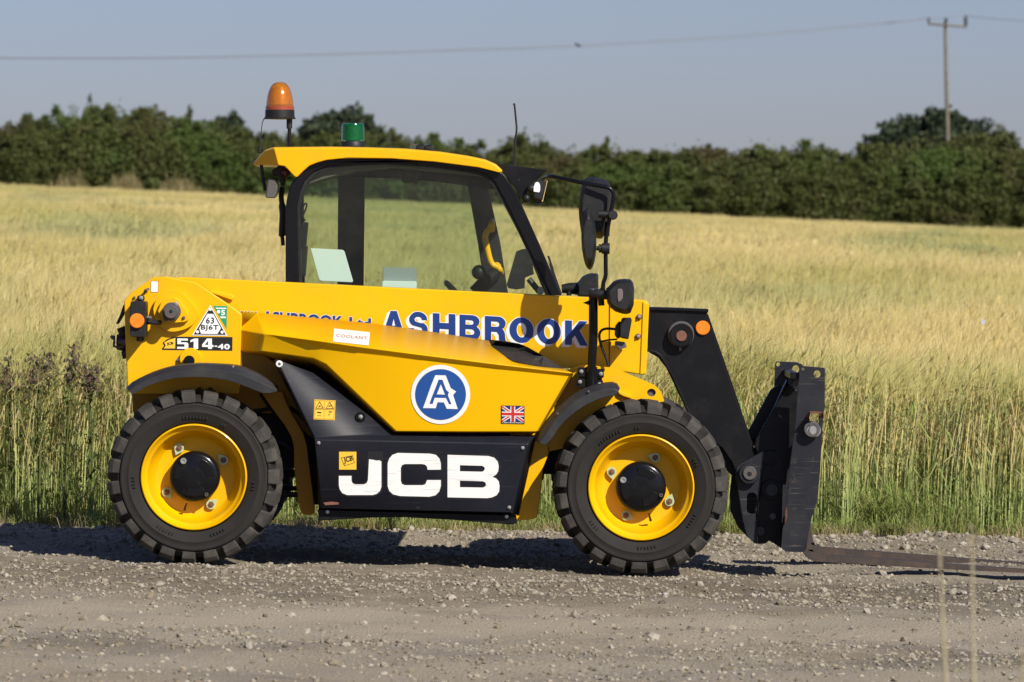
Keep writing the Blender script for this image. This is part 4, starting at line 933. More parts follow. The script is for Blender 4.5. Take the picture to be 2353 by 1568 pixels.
# flag sticker
fl = lambda x, y: c7(1388+x*222, 1078+y*170+x*4)
decal('flag', [[fl(-.02,-.02), fl(1.01,-.02), fl(1.01,1.02), fl(-.02,1.02)]], M['ink'], bv_cover, 0.0030, cover, maxlen=10)
decal('flag', [[fl(.01,.02), fl(.98,.02), fl(.98,.90), fl(.01,.90)]], M['navy_s'], bv_cover, 0.0040, cover, maxlen=10)
def fband(pts, m, off): decal('flag', [[fl(*p) for p in pts]], M[m], bv_cover, off, cover, maxlen=10)
fband([(.01,.02),(.12,.02),(.98,.78),(.98,.90),(.87,.90),(.01,.14)], 'white', 0.0046); fband([(.98,.02),(.87,.02),(.01,.78),(.01,.90),(.12,.90),(.98,.14)], 'white', 0.0049)
fband([(.01,.05),(.05,.02),(.98,.84),(.98,.88),(.93,.90),(.01,.08)], 'red_s', 0.0053); fband([(.98,.05),(.94,.02),(.01,.84),(.01,.88),(.05,.90),(.98,.08)], 'red_s', 0.0056)
fband([(.39,.02),(.60,.02),(.60,.90),(.39,.90)], 'white', 0.0060); fband([(.01,.33),(.98,.33),(.98,.60),(.01,.60)], 'white', 0.0063)
fband([(.43,.02),(.56,.02),(.56,.90),(.43,.90)], 'red_s', 0.0067); fband([(.01,.385),(.98,.385),(.98,.545),(.01,.545)], 'red_s', 0.0070)
text_decal('flag_print', 'A GREAT BRITISH PRODUCT', fl(.02,.995), fl(.97,.995), fl(.02,.925), M['white'], bv_cover, 0.0045, cover, bold=.01)
# coolant sticker
decal('sticker', [CL(c6,(1078,320),(1430,357),(1418,486),(1068,448))], M['white'], bv_cover, 0.0060, cover, maxlen=14)
text_decal('sticker_print', 'COOLANT', c6(1098,402), c6(1400,430), c6(1102,372), M['coolant'], bv_cover, 0.0080, cover, bold=.012, spacing=1.15)

# ---- heavy lettering along the boom
def arc(cx, cy, rx, ry, a0, a1, n=10): return [(cx+rx*math.cos(math.radians(a0+(a1-a0)*i/n)), cy+ry*math.sin(math.radians(a0+(a1-a0)*i/n))) for i in range(n+1)]
def thick(path, w):
    L = []; R = []; n = len(path)
    for i in range(n):
        a = Vector(path[max(i-1, 0)]); b = Vector(path[min(i+1, n-1)]); t = (b-a).normalized(); nn = Vector((-t.y, t.x))*w/2; p = Vector(path[i])
        L.append(tuple(p+nn)); R.append(tuple(p-nn))
    return L+R[::-1]
GL = {
 'A': [[(0,0),(.36,1),(.64,1),(1,0),(.70,0),(.635,.20),(.365,.20),(.30,0)], [(.425,.40),(.50,.68),(.575,.40)]],
 'H': [[(0,0),(0,1),(.30,1),(.30,.62),(.70,.62),(.70,1),(1,1),(1,0),(.70,0),(.70,.37),(.30,.37),(.30,0)]],
 'B': [[(0,0),(0,1)]+arc(.60,.75,.36,.25,90,-50,8)+arc(.64,.285,.36,.285,55,-90,9), [(.29,.61)]+arc(.56,.70,.11,.09,-90,90,5)+[(.29,.79)], [(.29,.20)]+arc(.58,.31,.13,.11,-90,90,5)+[(.29,.42)]],
 'R': [[(0,0),(0,1)]+arc(.62,.73,.36,.27,90,-55,8)+[(.90,.42),(.95,.30),(.96,.10),(1.0,0),(.68,0),(.66,.10),(.65,.25),(.56,.37),(.30,.37),(.30,0)], [(.30,.58)]+arc(.56,.685,.12,.105,-90,90,5)+[(.30,.79)]],
 'O': [arc(.5,.5,.5,.52,0,350,35), arc(.5,.5,.20,.30,0,350,23)],
 'K': [[(0,0),(0,1),(.30,1),(.30,.60),(.62,1),(.98,1),(.63,.61),(1.0,0),(.65,0),(.43,.40),(.30,.26),(.30,0)]],
 'S': [[(.67,.69)]+arc(.50,.69,.19,.125,25,180,7)+[(.36,.62),(.62,.56)]+arc(.62,.30,.36,.29,70,-60,7)+arc(.48,.29,.48,.31,-70,-180,8)+[(.0,.33),(.29,.34)]+arc(.50,.31,.20,.125,190,355,7)+[(.66,.37),(.36,.43)]+arc(.38,.69,.34,.27,240,140,6)+arc(.50,.70,.46,.32,125,20,8)+[(.95,.69)]]}
bv_boom = bvh_of(boom)
def gbox(k, x0, x1, bl_y, h, off, m, dx=0, dy=0):
    """letter between crop-7 columns x0 and x1 standing on its baseline"""
    def mp(p): return c7(x0+p[0]*(x1-x0)+dx, bl_y+p[0]*(x1-x0)*.0545-p[1]*h+dy)
    return decal('lettering', [[[mp(p) for p in lp] for lp in GL[k]]], M[m], bv_boom, off, boom, y_guess=.42)
wd = [('A',222,440),('S',474,669),('H',714,936),('B',976,1181),('R',1224,1433),('O',1465,1702),('O',1735,1969),('K',2010,2236)]
for k, x0, x1 in wd:
    base = 148+(x0-340)*.0545+240
    for j in range(8):
        gbox(k, x0, x1, base, 240, .0010+.0001*j, 'white', -4.2*(8-j), 2.6*(8-j))
    gbox(k, x0, x1, base, 240, .0022, 'white', 5, -3); gbox(k, x0, x1, base, 240, .0024, 'white', -4, -5)
    gbox(k, x0, x1, base, 240, .0034, 'blue')
base = lambda x: 262+(x-375)*.066
for j, (s_, x0, x1, hh) in enumerate((('M.W.', 165, 335, 108), ('ASHBROOK', 372, 1168, 116), ('Ltd', 1228, 1442, 112))):
    off = -8 if j == 0 else 0
    text_decal('lettering', s_, c6(x0-5, base(x0)-off+1), c6(x1+4, base(x1)-off+1), c6(x0-5, base(x0)-hh-off-3), M['white'], bv_boom, .0012, boom, bold=.055, y_guess=.42)
    text_decal('lettering', s_, c6(x0, base(x0)-off), c6(x1, base(x1)-off), c6(x0, base(x0)-hh-off), M['blue'], bv_boom, .0022, boom, bold=.035, y_guess=.42)

# stickers on the rear plate
bv_t = bvh_of(tower)
decal('sticker', [[c1(536,246), c1(610,246), c1(610,358), c1(536,358)]], M['ink'], bv_t, .001, tower); decal('sticker', [[c1(540,250), c1(606,250), c1(606,354), c1(540,354)]], M['white'], bv_t, .002, tower)
decal('sticker', [CL(c1,(1148,490),(1285,492),(1280,720))], M['green_s'], bv_t, .001, tower)
decal('sticker_print', [CL(c1,(1172,508),(1276,509),(1276,521),(1178,520))], M['white'], bv_t, .002, tower); decal('sticker_print', [CL(c1,(1213,594),(1272,595),(1272,612),(1222,611))], M['white'], bv_t, .002, tower)
decal('sticker_print', [ell(*c1(1201,548), 4, 4, 12)], M['white'], bv_t, .002, tower)
text_decal('sticker_print', '5', c1(1226,582), c1(1265,584), c1(1226,528), M['white'], bv_t, .002, tower, bold=.04)
decal('sticker', [CL(c1,(1122,482),(1288,784),(940,780))], M['white'], bv_t, .0025, tower)
decal('sticker_print', [[CL(c1,(1122,500),(1272,774),(958,771)), CL(c1,(1092,566),(1152,568),(1226,708),(1190,766),(1030,764),(1010,712))]], M['ink'], bv_t, .0035, tower)
for p in ((1120,524),(995,745),(1236,748)): decal('sticker_print', [ell(*c1(*p), 3.6, 3.6, 12)], M['white'], bv_t, .0045, tower)
text_decal('sticker_print', '63', c1(1078,662), c1(1157,664), c1(1080,602), M['ink'], bv_t, .0045, tower, bold=.012, spacing=1.1)
text_decal('sticker_print', 'BJ6T', c1(1030,735), c1(1200,738), c1(1031,674), M['ink'], bv_t, .0045, tower, bold=.012, spacing=1.1)
decal('model_badge', [CL(c1,(647,922),(648,905),(668,880),(652,852),(700,815),(760,792),(1338,796),(1336,931))], M['ink'], bv_t, .001, tower)
decal('model_badge', [CL(c1,(664,908),(684,880),(668,850),(720,822),(778,804),(776,908))], M['tag_y'], bv_t, .002, tower)
text_decal('badge_print', 'JCB', c1(700,882), c1(764,872), c1(690,852), M['ink'], bv_t, .003, tower, bold=.04)
DG = {'5': [[(0,0),(.86,0),(1,.12),(1,.50),(.88,.63),(.34,.63),(.34,.80),(.96,.80),(.96,1),(.02,1),(.02,.45),(.66,.45),(.66,.20),(0,.20)]],
 '1': [[(.34,0),(.34,.74),(0,.62),(0,.82),(.42,1),(.80,1),(.80,0)]], '4': [[(.52,0),(.52,.18),(0,.18),(0,.40),(.42,1),(.86,1),(.86,.38),(1,.38),(1,.18),(.86,.18),(.86,0)], [(.24,.38),(.52,.38),(.52,.78)]]}
for k, x0, x1 in (('5',795,905),('1',925,1020),('4',1040,1152)):
    decal('badge_print', [[[c1(x0+px*(x1-x0), 911+px*2-py*102) for px, py in lp] for lp in DG[k]]], M['white'], bv_t, .002, tower)
text_decal('badge_print', '-', c1(1162,892), c1(1188,892), c1(1162,880), M['white'], bv_t, .002, tower)
text_decal('badge_print', '40', c1(1194,917), c1(1312,918), c1(1194,862), M['white'], bv_t, .002, tower, bold=.04, spacing=1.1)

# ---- fenders
def fender(name, up, low, parent=TH):
    """arched band: outer side face between up and low curves, rolled over into a deep shell"""
    n = len(up); V = []; F = []
    rows = []
    def row(y, k):   # k=0 upper edge, 1 lower edge
        return [P(up[i][0]+(low[i][0]-up[i][0])*k, up[i][1]+(low[i][1]-up[i][1])*k, y) for i in range(n)]
    rows = [row(.30,-.10), row(.06,-.05), row(.03,.0), row(-.005,.42), row(-.005,1.0), row(.022,1.0), row(.035,.45), row(.30,.12)]
    rows = [[Vector((p.x, y_, p.z)) for p, y_ in zip(r_, [q.y for q in r_])] for r_ in rows]
    m_ = len(rows)
    for r_ in rows: V += r_
    for i in range(m_):
        j = (i+1) % m_
        for k in range(n-1): F.append((i*n+k, i*n+k+1, j*n+k+1, j*n+k))
    F.append(tuple(i*n for i in range(m_))); F.append(tuple(i*n+n-1 for i in range(m_))[::-1])
    return MB().add(V, F).build(name, M['fender'], parent, smooth=35, bevel=.003)
rs = lambda pts, n=22: [ (lambda a: (a.x, a.y))(q) for q in resample([Vector((*p, 0)) for p in pts], n)]
def resample(pts, n):
    pts = smooth_path(pts, 6); d = [0]
    for a, b in zip(pts, pts[1:]): d.append(d[-1]+(b-a).length)
    out = []
    for i in range(n):
        t = d[-1]*i/(n-1); k = max(j for j in range(len(d)) if d[j] <= t+1e-9); k = min(k, len(pts)-2)
        f = (t-d[k])/max(1e-9, d[k+1]-d[k]); out.append(pts[k].lerp(pts[k+1], f))
    return out
fr_ = fender('fender', rs(CL(c1,(302,1298),(345,1255),(420,1210),(600,1130),(800,1078),(1000,1060),(1200,1066),(1400,1086),(1560,1148),(1700,1228),(1776,1308))),
       rs(CL(c1,(352,1360),(420,1322),(500,1280),(700,1212),(900,1188),(1100,1192),(1300,1222),(1500,1292),(1640,1346),(1720,1342),(1776,1330))))
for p in ((1345,1088),(100+1250,1085)): pass
bolt(fr_, *c1(1345,1090), .03, 3.2)
ff_ = fender('fender', rs(CL(d2,(62,492),(105,405),(200,272),(330,152),(450,92),(560,62),(655,56),(692,96))), rs(CL(d2,(118,524),(160,500),(260,362),(370,265),(470,205),(560,168),(640,150),(672,140))))
bolt(ff_, *d2(222,285), -.003, 3, 'worn'); bolt(ff_, *d2(455,118), -.003, 3, 'worn')

# ---- wheels
def make_wheel():
    w = empty('wheel', TH)
    R = .390
    tp = [(.236,.035),(.243,.014),(.262,.003),(.285,-.001),(.289,-.003),(.294,-.001),(.312,.002),(.316,.001),(.321,.0005),(.326,.003),(.328,.014),(.332,.014),(.334,.008),(.346,.020),(.358,.040),(.364,.08),(.365,.135),(.364,.19),(.350,.235),(.337,.258),(.316,.268),(.290,.272),(.262,.268),(.236,.24)]
    ty = MB().lathe(tp, n=96, closed=True)
    ty = ty.build('tyre', M['tyre'], w, smooth=40)
    n = 23; pit = 2*PI/n; tr = MB(); MB0 = MB()
    for side in (0, 1):
        for k in range(n):
            a0 = k*pit+(.5*pit if side else 0)
            w_ = .36+.03*math.sin(k*5.1+side); dr = .0015*math.sin(k*3.3)
            secs = [(.004,.332,.340,0,w_-.04),(.008,.333,.364+dr,0,w_),(.024,.345,.3815+dr,.0,w_),(.060,.350,R-.003+dr,.05,w_-.02),(.100,.350,R+dr,.20,w_-.06),(.150,.350,R+.001,.44,.24)]
            V = []
            for y, r0, r1, sh, hw in secs:
                yy = .270-y if side else y
                for a_, r_ in ((-hw, r0),(-hw*.88, r1),(hw*.88, r1),(hw, r0)):
                    a = a0+(sh*(1 if not side else -1)+a_)*pit; V.append((r_*math.cos(a), yy, r_*math.sin(a)))
            F = []
            for i in range(len(secs)-1):
                b = i*4
                for j in range(3): F.append((b+j, b+j+1, b+j+5, b+j+4))
            F += [(0,1,2,3), tuple(len(V)-4+j for j in (3,2,1,0))]
            tr.add(V, F)
    tr.build('tread', M['tread'], ty, smooth=20, bevel=.003, seg=1)
    for a0, wid in ((100, 26), (62, 8), (-5, 10), (190, 14), (250, 20), (-60, 16)):   # moulded bars of the sidewall marking
        for j in range(int(wid/3.2)):
            a = math.radians(a0-j*3.2); V = []
            for y, g_ in ((-.0035, .0), (.004, .0)):
                for r_, da in ((.262,-.014),(.262,.010),(.275,.010 if j % 2 else .002),(.275,-.014)): V.append((r_*math.cos(a+da), y, r_*math.sin(a+da)))
            MB0.add(V, [(0,1,2,3),(7,6,5,4),(0,4,5,1),(1,5,6,2),(2,6,7,3),(3,7,4,0)])
    tag(MB0.build('sidewall_marking', M['tyre'], ty), kind='stuff')
    rim = MB().lathe([(.236,.05),(.2365,.012),(.234,.006),(.230,.004),(.226,.008),(.222,.020),(.214,.028),(.207,.034),(.204,.044),(.201,.060),(.194,.088),(.184,.112),(.172,.126),(.160,.130),(.12,.128),(.05,.128),(.0,.128),
                      (.0,.14),(.17,.14),(.20,.10),(.222,.05),(.226,.24),(.236,.24)], n=96, closed=True).build('rim', M['yellow'], w, smooth=28)
    hub = MB().lathe([(.0,.048),(.030,.048),(.078,.048),(.082,.050),(.092,.052),(.100,.054),(.108,.060),(.1125,.070),(.1125,.128)], n=64).build('hub_cap', M['gloss'], w, smooth=30)
    for a in (35, 155, 275):   # three moulded pads
        pts = []
        for r_, s in ((.052, 1), (.088, -1)):
            pts += [(r_*math.cos(math.radians(a+s*d)), r_*math.sin(math.radians(a+s*d))) for d in (-32,-16,0,16,32)]
        V = [(x, .0445, z) for x, z in pts]+[(x*1.02, .050, z*1.02) for x, z in pts]; m_ = len(pts)
        MB().add(V, [tuple(range(m_)), tuple(range(m_, 2*m_))[::-1]]+[(i, (i+1) % m_, (i+1) % m_+m_, i+m_) for i in range(m_)]).build('hub_relief', M['gloss'], w, bevel=.002)
    for a, r_, s, mm in ((124, .0855, .0135, 'steel'), (-55, .096, .008, 'worn')):
        x, z = r_*math.cos(math.radians(a)), r_*math.sin(math.radians(a))
        MB().lathe([(0,.006),(s*.45,.006),(s*.5,0),(s,0),(s,.016)], (x, .036, z), n=20).build('hub_plug', M[mm], w)
    for i in range(4):
        a = math.radians(29.5+90*i); x, z = .1445*math.cos(a), .1445*math.sin(a)
        MB().lathe([(0,0),(.006,0),(.0065,.004),(.013,.004),(.0145,.009),(.0145,.03)], (x, .10, z), n=6).build('wheel_nut', M['rustpin'], w, smooth=None)
        ta = a+math.radians(100+[0,25,-10,0][i]); L = .036; V = []
        for y in (.110, .118):
            V += [(x+.0215*math.cos(ta+math.radians(d)), y, z+.0215*math.sin(ta+math.radians(d))) for d in range(50, 311, 20)]+[(x+L*math.cos(ta), y, z+L*math.sin(ta))]
        m_ = len(V)//2
        MB().add(V, [tuple(range(m_)), tuple(range(m_, 2*m_))[::-1]]+[(j, (j+1) % m_, (j+1) % m_+m_, j+m_) for j in range(m_)]).build('nut_indicator', M['indicator'], w)
    MB().tube([(-.046,.10,-.150),(-.042,.08,-.135),(-.034,.065,-.118)], [.006,.005,.003], 8).build('valve', M['rubber_trim'], w)
    return w
def copy_tree(o, parent):
    c = o.copy(); COL.objects.link(c); c.parent = parent
    for ch in list(o.children): copy_tree(ch, c)
    return c
w0 = make_wheel(); c = P(445, 1097, 0)
w0.location = (c.x, 0, c.z); w0.rotation_euler = (0, 0, 0)
zr = c.z; xr = c.x
c = P(1473.5, 1121, 0)
w1 = copy_tree(w0, TH); w1.location = (c.x, 0, c.z); w1.rotation_euler = (0, math.radians(-33.5), 0)
for src, sp in ((w0, 0), (w1, 1)):
    w = copy_tree(w0, TH); w.location = (src.location.x, 1.51, src.location.z); w.rotation_euler = (0, .4+sp, PI)
w1['label'] = 'front wheel with hub plug turned lower'; w0['label'] = 'rear wheel with a dusty tread'
# ---- black boom head in front of the boom
head = [(1490,706),(1626,711),(1628,716),(1624,722),(1735,1042),(1745,1075),(1740,1110),(1700,1110),(1680,1060),(1660,1030),(1600,990),(1531,846),(1512,822),(1488,808)]
hd = prism('boom_head', head, .45, .475, M['black'], TH, bevel=.004)
prism('head_plate', head, .585, .61, M['black'], hd, bevel=.004)
def flange(path, w, y0, y1, name, m='black'):
    pl = [Vector((*p, 0)) for p in path]; L = []; R = []
    for i, p in enumerate(pl):
        t = (pl[min(i+1, len(pl)-1)]-pl[max(i-1, 0)]).normalized(); nn = Vector((-t.y, t.x, 0))*w/2
        L.append((p.x+nn.x, p.y+nn.y)); R.append((p.x-nn.x, p.y-nn.y))
    return prism(name, L+R[::-1], y0, y1, M[m], hd, bevel=.002)
flange([(1489,709),(1560,711),(1628,714)], 6, .435, .625, 'top_flange')
flange([(1488,806),(1505,809),(1516,816),(1526,830),(1545,862),(1600,985)], 5, .435, .625, 'edge_flange')
flange([(1625,722),(1680,880),(1735,1042)], 4, .455, .605, 'edge_flange')
c_ = d1(1270,700); disc('head_boss', *c_, .40, .452, 27, M['black'], hd, n=36); disc('head_pin', *d1(1268,708), .392, .402, 12.5, M['rustpin'], hd, n=24)
disc('head_collar', *d1(1266,690), .418, .45, 30, M['worn'], hd, n=36)
MB().tube([P(*d1(1257,810), .44), P(*d1(1257,850), .43)], .006, 8).build('grease_nipple', M['steel'], hd)
disc('amber_reflector', *d1(1478,628), .436, .452, 16.5, M['orange'], hd, n=36)
prism('compensation_bar', [(1560,985),(1640,950),(1700,1050),(1690,1100),(1600,1020)], .50, .56, M['black'], hd, bevel=.004)
for p, r_ in (((720,1500),2),): pass
# ---- fork carriage
cg = empty('fork_carriage', TH)
lk = CL(d3, (185,872),(240,832),(395,742),(398,760),(372,960),(352,1130),(345,1290),(340,1445),(318,1443),(262,1388),(232,1270),(205,1100),(178,930))
slot_h = [ (lambda q: q)(p) for p in rrect(*d3(262,1062), *d3(338,1222), 11, 6)]
prism('quick_hitch_plate', [lk, slot_h], .40, .425, M['plate'], cg, bevel=.003)
prism('quick_hitch_plate', CL(d3,(160,880),(240,832),(400,742),(520,760),(540,1000),(530,1480),(430,1420),(380,1448),(330,1446),(262,1392),(196,1320),(140,1200),(135,1060)), .66, .69, M['plate'], cg, bevel=.003)
disc('pivot_bush', *d3(282,918), .36, .402, 24, M['plate'], cg, n=36); disc('pivot_bush', *d3(285,915), .350, .362, 16, M['worn'], cg, n=30); disc('pin_hole', *d3(283,921), .348, .3505, 6, M['ink'], cg)
prism('carriage_web', CL(d3,(395,745),(470,735),(510,770),(540,900),(520,1480),(430,1422),(405,1445),(345,1448),(345,1290),(372,960)), .425, .45, M['black'], cg, bevel=.003)
disc('web_boss', *d3(445,1040), .418, .426, 24, M['black'], cg, n=30); disc('web_hole', *d3(450,1042), .4165, .419, 15, M['ink'], cg)
disc('web_boss', *d3(440,800), .418, .426, 18, M['black'], cg, n=30); disc('web_hole', *d3(365,1350), .4165, .4255, 12, M['ink'], cg); disc('web_rivet', *d3(458,1240), .418, .426, 8, M['worn'], cg)
# tilted arms reaching up to the top rail
MB().prism([CL(d3,(318,715),(330,660),(520,330),(560,280),(600,265),(648,290),(640,480),(590,840),(560,1000),(480,1010),(400,760),(345,770))], .43, .47).build('tilt_arm', M['black'], cg, bevel=.006)
MB().prism([CL(d3,(268,605),(440,290),(480,258),(520,250),(545,290),(400,600),(318,715))], .60, .64).build('tilt_arm', M['black'], cg, bevel=.006)
MB().tube([P(*d3(600,225), .42), P(*d3(560,300), .45), P(*d3(440,560), .47), P(*d3(330,780), .48)], [.026,.024,.022,.022], 12).build('tilt_cylinder', M['gloss'], cg)
MB().tube([P(*d3(620,215), .38), P(*d3(625,218), .60)], .03, 16).build('top_pin', M['gloss'], cg)
# upright side plates with slot, holes and a steel bar through them
up = CL(d3, (662,112),(672,106),(845,120),(852,130),(850,400),(838,500),(815,900),(795,1110),(745,1275),(718,1430),(712,1488),(690,1510),(560,1507),(532,1490),(522,1470),(532,1340),(562,1200),(590,850),(625,560),(650,300))
holes = [ell(*d3(793,167), 8, 8.5, 20), rrect(*d3(735,448), *d3(805,560), 9, 6)]
fp = prism('upright_plate', [up]+holes, .20, .222, M['plate'], cg, bevel=.0025)
disc('edge_hole', *d3(684,133), .196, .199, 4, M['worn'], fp)
up2 = [(u_-26, v_-13) for u_, v_ in CL(d3, (560,110),(570,104),(735,116),(740,128),(738,400),(700,900),(680,1300),(470,1290),(520,700),(548,300))]
h2 = ell(*d3(632,130), 8, 9, 20); h3 = ell(*d3(500,95), 5, 5, 12)
prism('upright_plate', [CL(d3,(478,85),(488,72),(640,78),(682,95),(680,300),(640,700),(600,1470),(540,1470),(470,700),(470,240)), h2, h3], .82, .845, M['plate'], cg, bevel=.0025)
MB().tube([P(*d3(768,592), .165), P(*d3(768,592), .90)], 16/518.4, 28).build('fork_bar', M['steel'], cg, smooth=50)
q = P(*d3(768,592), 0)
mbr = MB().lathe([(.024,.0),(.033,.0),(.036,.003),(.036,.04),(.024,.04)], (q.x, .150, q.z), n=32, closed=True).build('bar_collar', M['worn'], cg)
disc('bar_end', *d3(770,590), .155, .17, 12, M['steel'], cg)
prism('cross_rail', CL(d3,(640,1230),(740,1230),(700,1480),(600,1480)), .222, .82, M['black'], cg, bevel=.004)
prism('cross_rail', CL(d3,(590,150),(660,160),(655,210),(590,205)), .222, .82, M['black'], cg, bevel=.004)
decal('rust_edge', [CL(d3,(560,1160),(568,1200),(566,1260),(548,1300),(552,1230))], M['rustpin'], bvh_of(fp), .001, fp)
decal('rust_edge', [[CL(d3,(700,500),(735,448),(800,450),(838,455),(838,500),(815,492),(800,465),(742,466),(728,510))]], M['rustpin'], bvh_of(fp), .001, fp)
# forks: an upright shank behind the plate and a long tapering tine on the ground
def fork(y0, y1, up_, heel):
    """heel = (u, v) of the outer bottom corner"""
    hu, hv = heel; k = (DIST+y0)/FPX
    L = 585
    pts = [(hu-6, hv-30), (hu-18, hv-up_), (hu+4, hv-up_), (hu+18, hv-34), (hu+24, hv-21), (hu+40, hv-16), (hu+260, hv+1), (hu+L, hv+26), (hu+L+3, hv+29), (hu+L, hv+31), (hu+300, hv+17), (hu+60, hv+3), (hu+24, hv), (hu+6, hv-10)]
    return prism('fork', pts, y0, y1, M['rust'], cg, bevel=.006, seg=3)
fork(.31, .41, 150, (1846,1290)); fork(.92, 1.02, 150, (1850,1275))

# ---- cab
cab = empty('cab', TH)
near_o = [(656,652),(656,477),(660,452),(668,424),(684,403),(711,379),(732,370),(760,366),(900,364),(1000,370),(1100,380),(1140,389),(1160,402),(1187,444),(1240,562),(1292,684)]
near_i = [(687,652),(683,477),(690,440),(701,415),(722,394),(753,382),(800,375),(890,372),(999,380),(1085,392),(1118,401),(1138,420),(1190,518),(1270,684)]
FY = .74
prism('door_frame', near_o+near_i[::-1], FY, FY+.05, M['gloss'], cab, bevel=.008, seg=3)
seal_i = [((u*0.985+UC*.015), v+(-5 if v > 600 else 5)) for u, v in near_i]
prism('door_seal', near_i+[(687+6,652),(690,478),(697,443),(707,420),(727,400),(755,388),(800,381),(890,378),(999,386),(1083,398),(1114,407),(1132,424),(1184,521),(1263,684)][::-1], FY+.012, FY+.045, M['rubber_trim'], cab)
def pane(name, pts, y, m='glass'):
    vs = [P(u, v, y) for u, v in pts]; n = len(vs)
    vs2 = [v+Vector((0, .005, 0)) for v in vs]
    return MB().add(vs+vs2, [tuple(range(n)), tuple(range(n, 2*n))[::-1]]+[(i, (i+1) % n, (i+1) % n+n, i+n) for i in range(n)]).build(name, M[m], cab, smooth=None)
pane('side_window', near_i, FY+.025)
YF = 1.40
far_o = [(668,660),(668,480),(690,432),(720,405),(760,392),(900,384),(1100,398),(1145,420),(1200,540),(1262,690)]
# far side: rear window opening, wide post, big side window, front post
prism('far_header', [(690,400),(760,384),(900,380),(1060,390),(1140,408),(1150,425),(1142,436),(1095,434),(1064,426),(1000,418),(900,410),(838,409),(690,411)], YF, YF+.05, M['rubber_trim'], cab, bevel=.006)
prism('far_post', [(777,404),(838,404),(835,665),(775,665)], YF-.02, YF+.05, M['rubber_trim'], cab, bevel=.008)
prism('far_post', [(1074,424),(1122,434),(1150,560),(1166,665),(1170,690),(1116,690),(1112,655),(1098,560)], YF-.02, YF+.05, M['rubber_trim'], cab, bevel=.006)
prism('far_post', [(680,405),(697,405),(700,665),(672,665)], YF, YF+.05, M['rubber_trim'], cab, bevel=.006)
pane('far_window', [(690,408),(777,408),(777,665),(690,665)], YF+.02, 'glass_far'); pane('far_window', [(838,407),(1080,426),(1115,690),(838,690)], YF+.02, 'glass_far')
# front corner posts and windscreen edge on the far side, roof lining
MB().tube([P(1138,412,FY+.03), P(1180,470,YF), ], .01, 6)
prism('far_front_post', [(1136,418),(1156,408),(1200,500),(1275,690),(1258,690),(1186,520)], YF, YF+.04, M['rubber_trim'], cab, bevel=.004)
prism('windscreen_rail', [(1120,392),(1158,404),(1172,425),(1150,425)], FY+.05, YF, M['rubber_trim'], cab)
M['lining'] = mat('roof_lining', (0.10, 0.095, 0.08), .8)
prism('roof_lining', [(700,425),(735,392),(800,377),(900,374),(1080,388),(1120,398),(1115,404),(900,384),(810,392),(740,412)], FY+.052, YF-.002, M['lining'], cab)
MB().lathe([(0,-.042),(.025,-.038),(.04,-.02),(.048,.02)], tuple(P(939,401,1.1)), 'Z', 20).build('dome_vent', M['rubber_trim'], cab)
prism('cab_floor', [(660,660),(1290,692),(1290,800),(1200,860),(700,860),(660,800)], FY, YF, M['dark'], cab)
# grab handle
gp = [d for d in CL(c4,(1780,515),(1775,545),(1762,580),(1735,610),(1725,660),(1745,760),(1765,840),(1790,885),(1830,905),(1848,925),(1856,950))]
MB().tube(smooth_path([P(u, v, 1.28+(.0 if 0 < i < 10 else .06)) for i, (u, v) in enumerate(gp)], 4), .0145, 12).build('grab_handle', M['yellow'], cab, smooth=60)
prism('handle_foot', CL(c4,(1770,490),(1795,492),(1812,560),(1805,605),(1780,612),(1755,580),(1740,560)), 1.33, 1.345, M['yellow'], cab, bevel=.003)
prism('handle_foot', CL(c4,(1800,862),(1830,858),(1856,880),(1870,955),(1860,968),(1835,940)), 1.33, 1.345, M['yellow'], cab, bevel=.003)
bolt(cab, *c4(1783,515), 1.33, 4, 'worn'); bolt(cab, *c4(1852,950), 1.33, 4, 'worn')
# steering wheel, column and lever
col_ = MB().tube([P(*c4(1640,1120), 1.08), P(*c4(1740,1010), 1.08), P(*c4(1825,945), 1.08)], [.035,.032,.028], 14).build('steering_column', M['rubber_trim'], cab)
ctr = P(*c4(1720,1040), 1.05); ax = (P(*c4(1825,945), 1.08)-P(*c4(1640,1120), 1.08)).normalized()
a_ = Vector((0,1,0)); b_ = ax.cross(a_)
MB().tube([ctr+ax*.0+a_*math.cos(t)*.17+b_*math.sin(t)*.17-Vector((.06, 0, .12)) for t in np.linspace(0, 2*PI, 40)], .013, 8, cap=False).build('steering_wheel', M['rubber_trim'], cab, smooth=60)
MB().ball(P(*c4(1672,945), 1.0), (.034,.034,.034)).tube([P(*c4(1690,960), 1.0), P(*c4(1740,1060), 1.02)], .012, 8).build('lever_knob', M['rubber_trim'], cab, smooth=60)
prism('display', CL(c4,(2030,752),(2070,748),(2110,800),(2135,960),(2060,990),(2055,1080),(1990,1090),(1920,1080),(1905,1050),(1985,770)), 1.0, 1.09, M['rubber_trim'], cab, bevel=.008)
MB().tube([P(*c4(2090,1000), 1.04), P(*c4(2180,1110), 1.04)], .014, 8).build('display_arm', M['rubber_trim'], cab)
disc('dash_clip', *c4(2188,1100), 1.02, 1.05, 9, M['steel'], cab)
prism('door_pillar_box', CL(crop(640,400,4.9), (565,760),(638,765),(612,1050),(632,1060),(605,1425),(560,1425),(520,1280),(522,890)), .86, .93, M['rubber_trim'], cab, bevel=.004)
z2 = crop(640,400,4.9)
MB().tube(smooth_path([P(*p, .87) for p in CL(z2,(560,680),(585,560),(612,535),(620,570),(590,650),(575,690),(600,750))], 5), .004, 6).build('coiled_cable', M['rubber_trim'], cab)
prism('wiper_bar', CL(d5,(280,992),(303,990),(350,1130),(345,1150),(320,1100)), FY+.12, FY+.15, M['rubber_trim'], cab)
prism('windscreen_edge', CL(d5,(300,1060),(345,1130),(435,1385),(400,1395)), FY+.10, YF, M['rubber_trim'], cab)
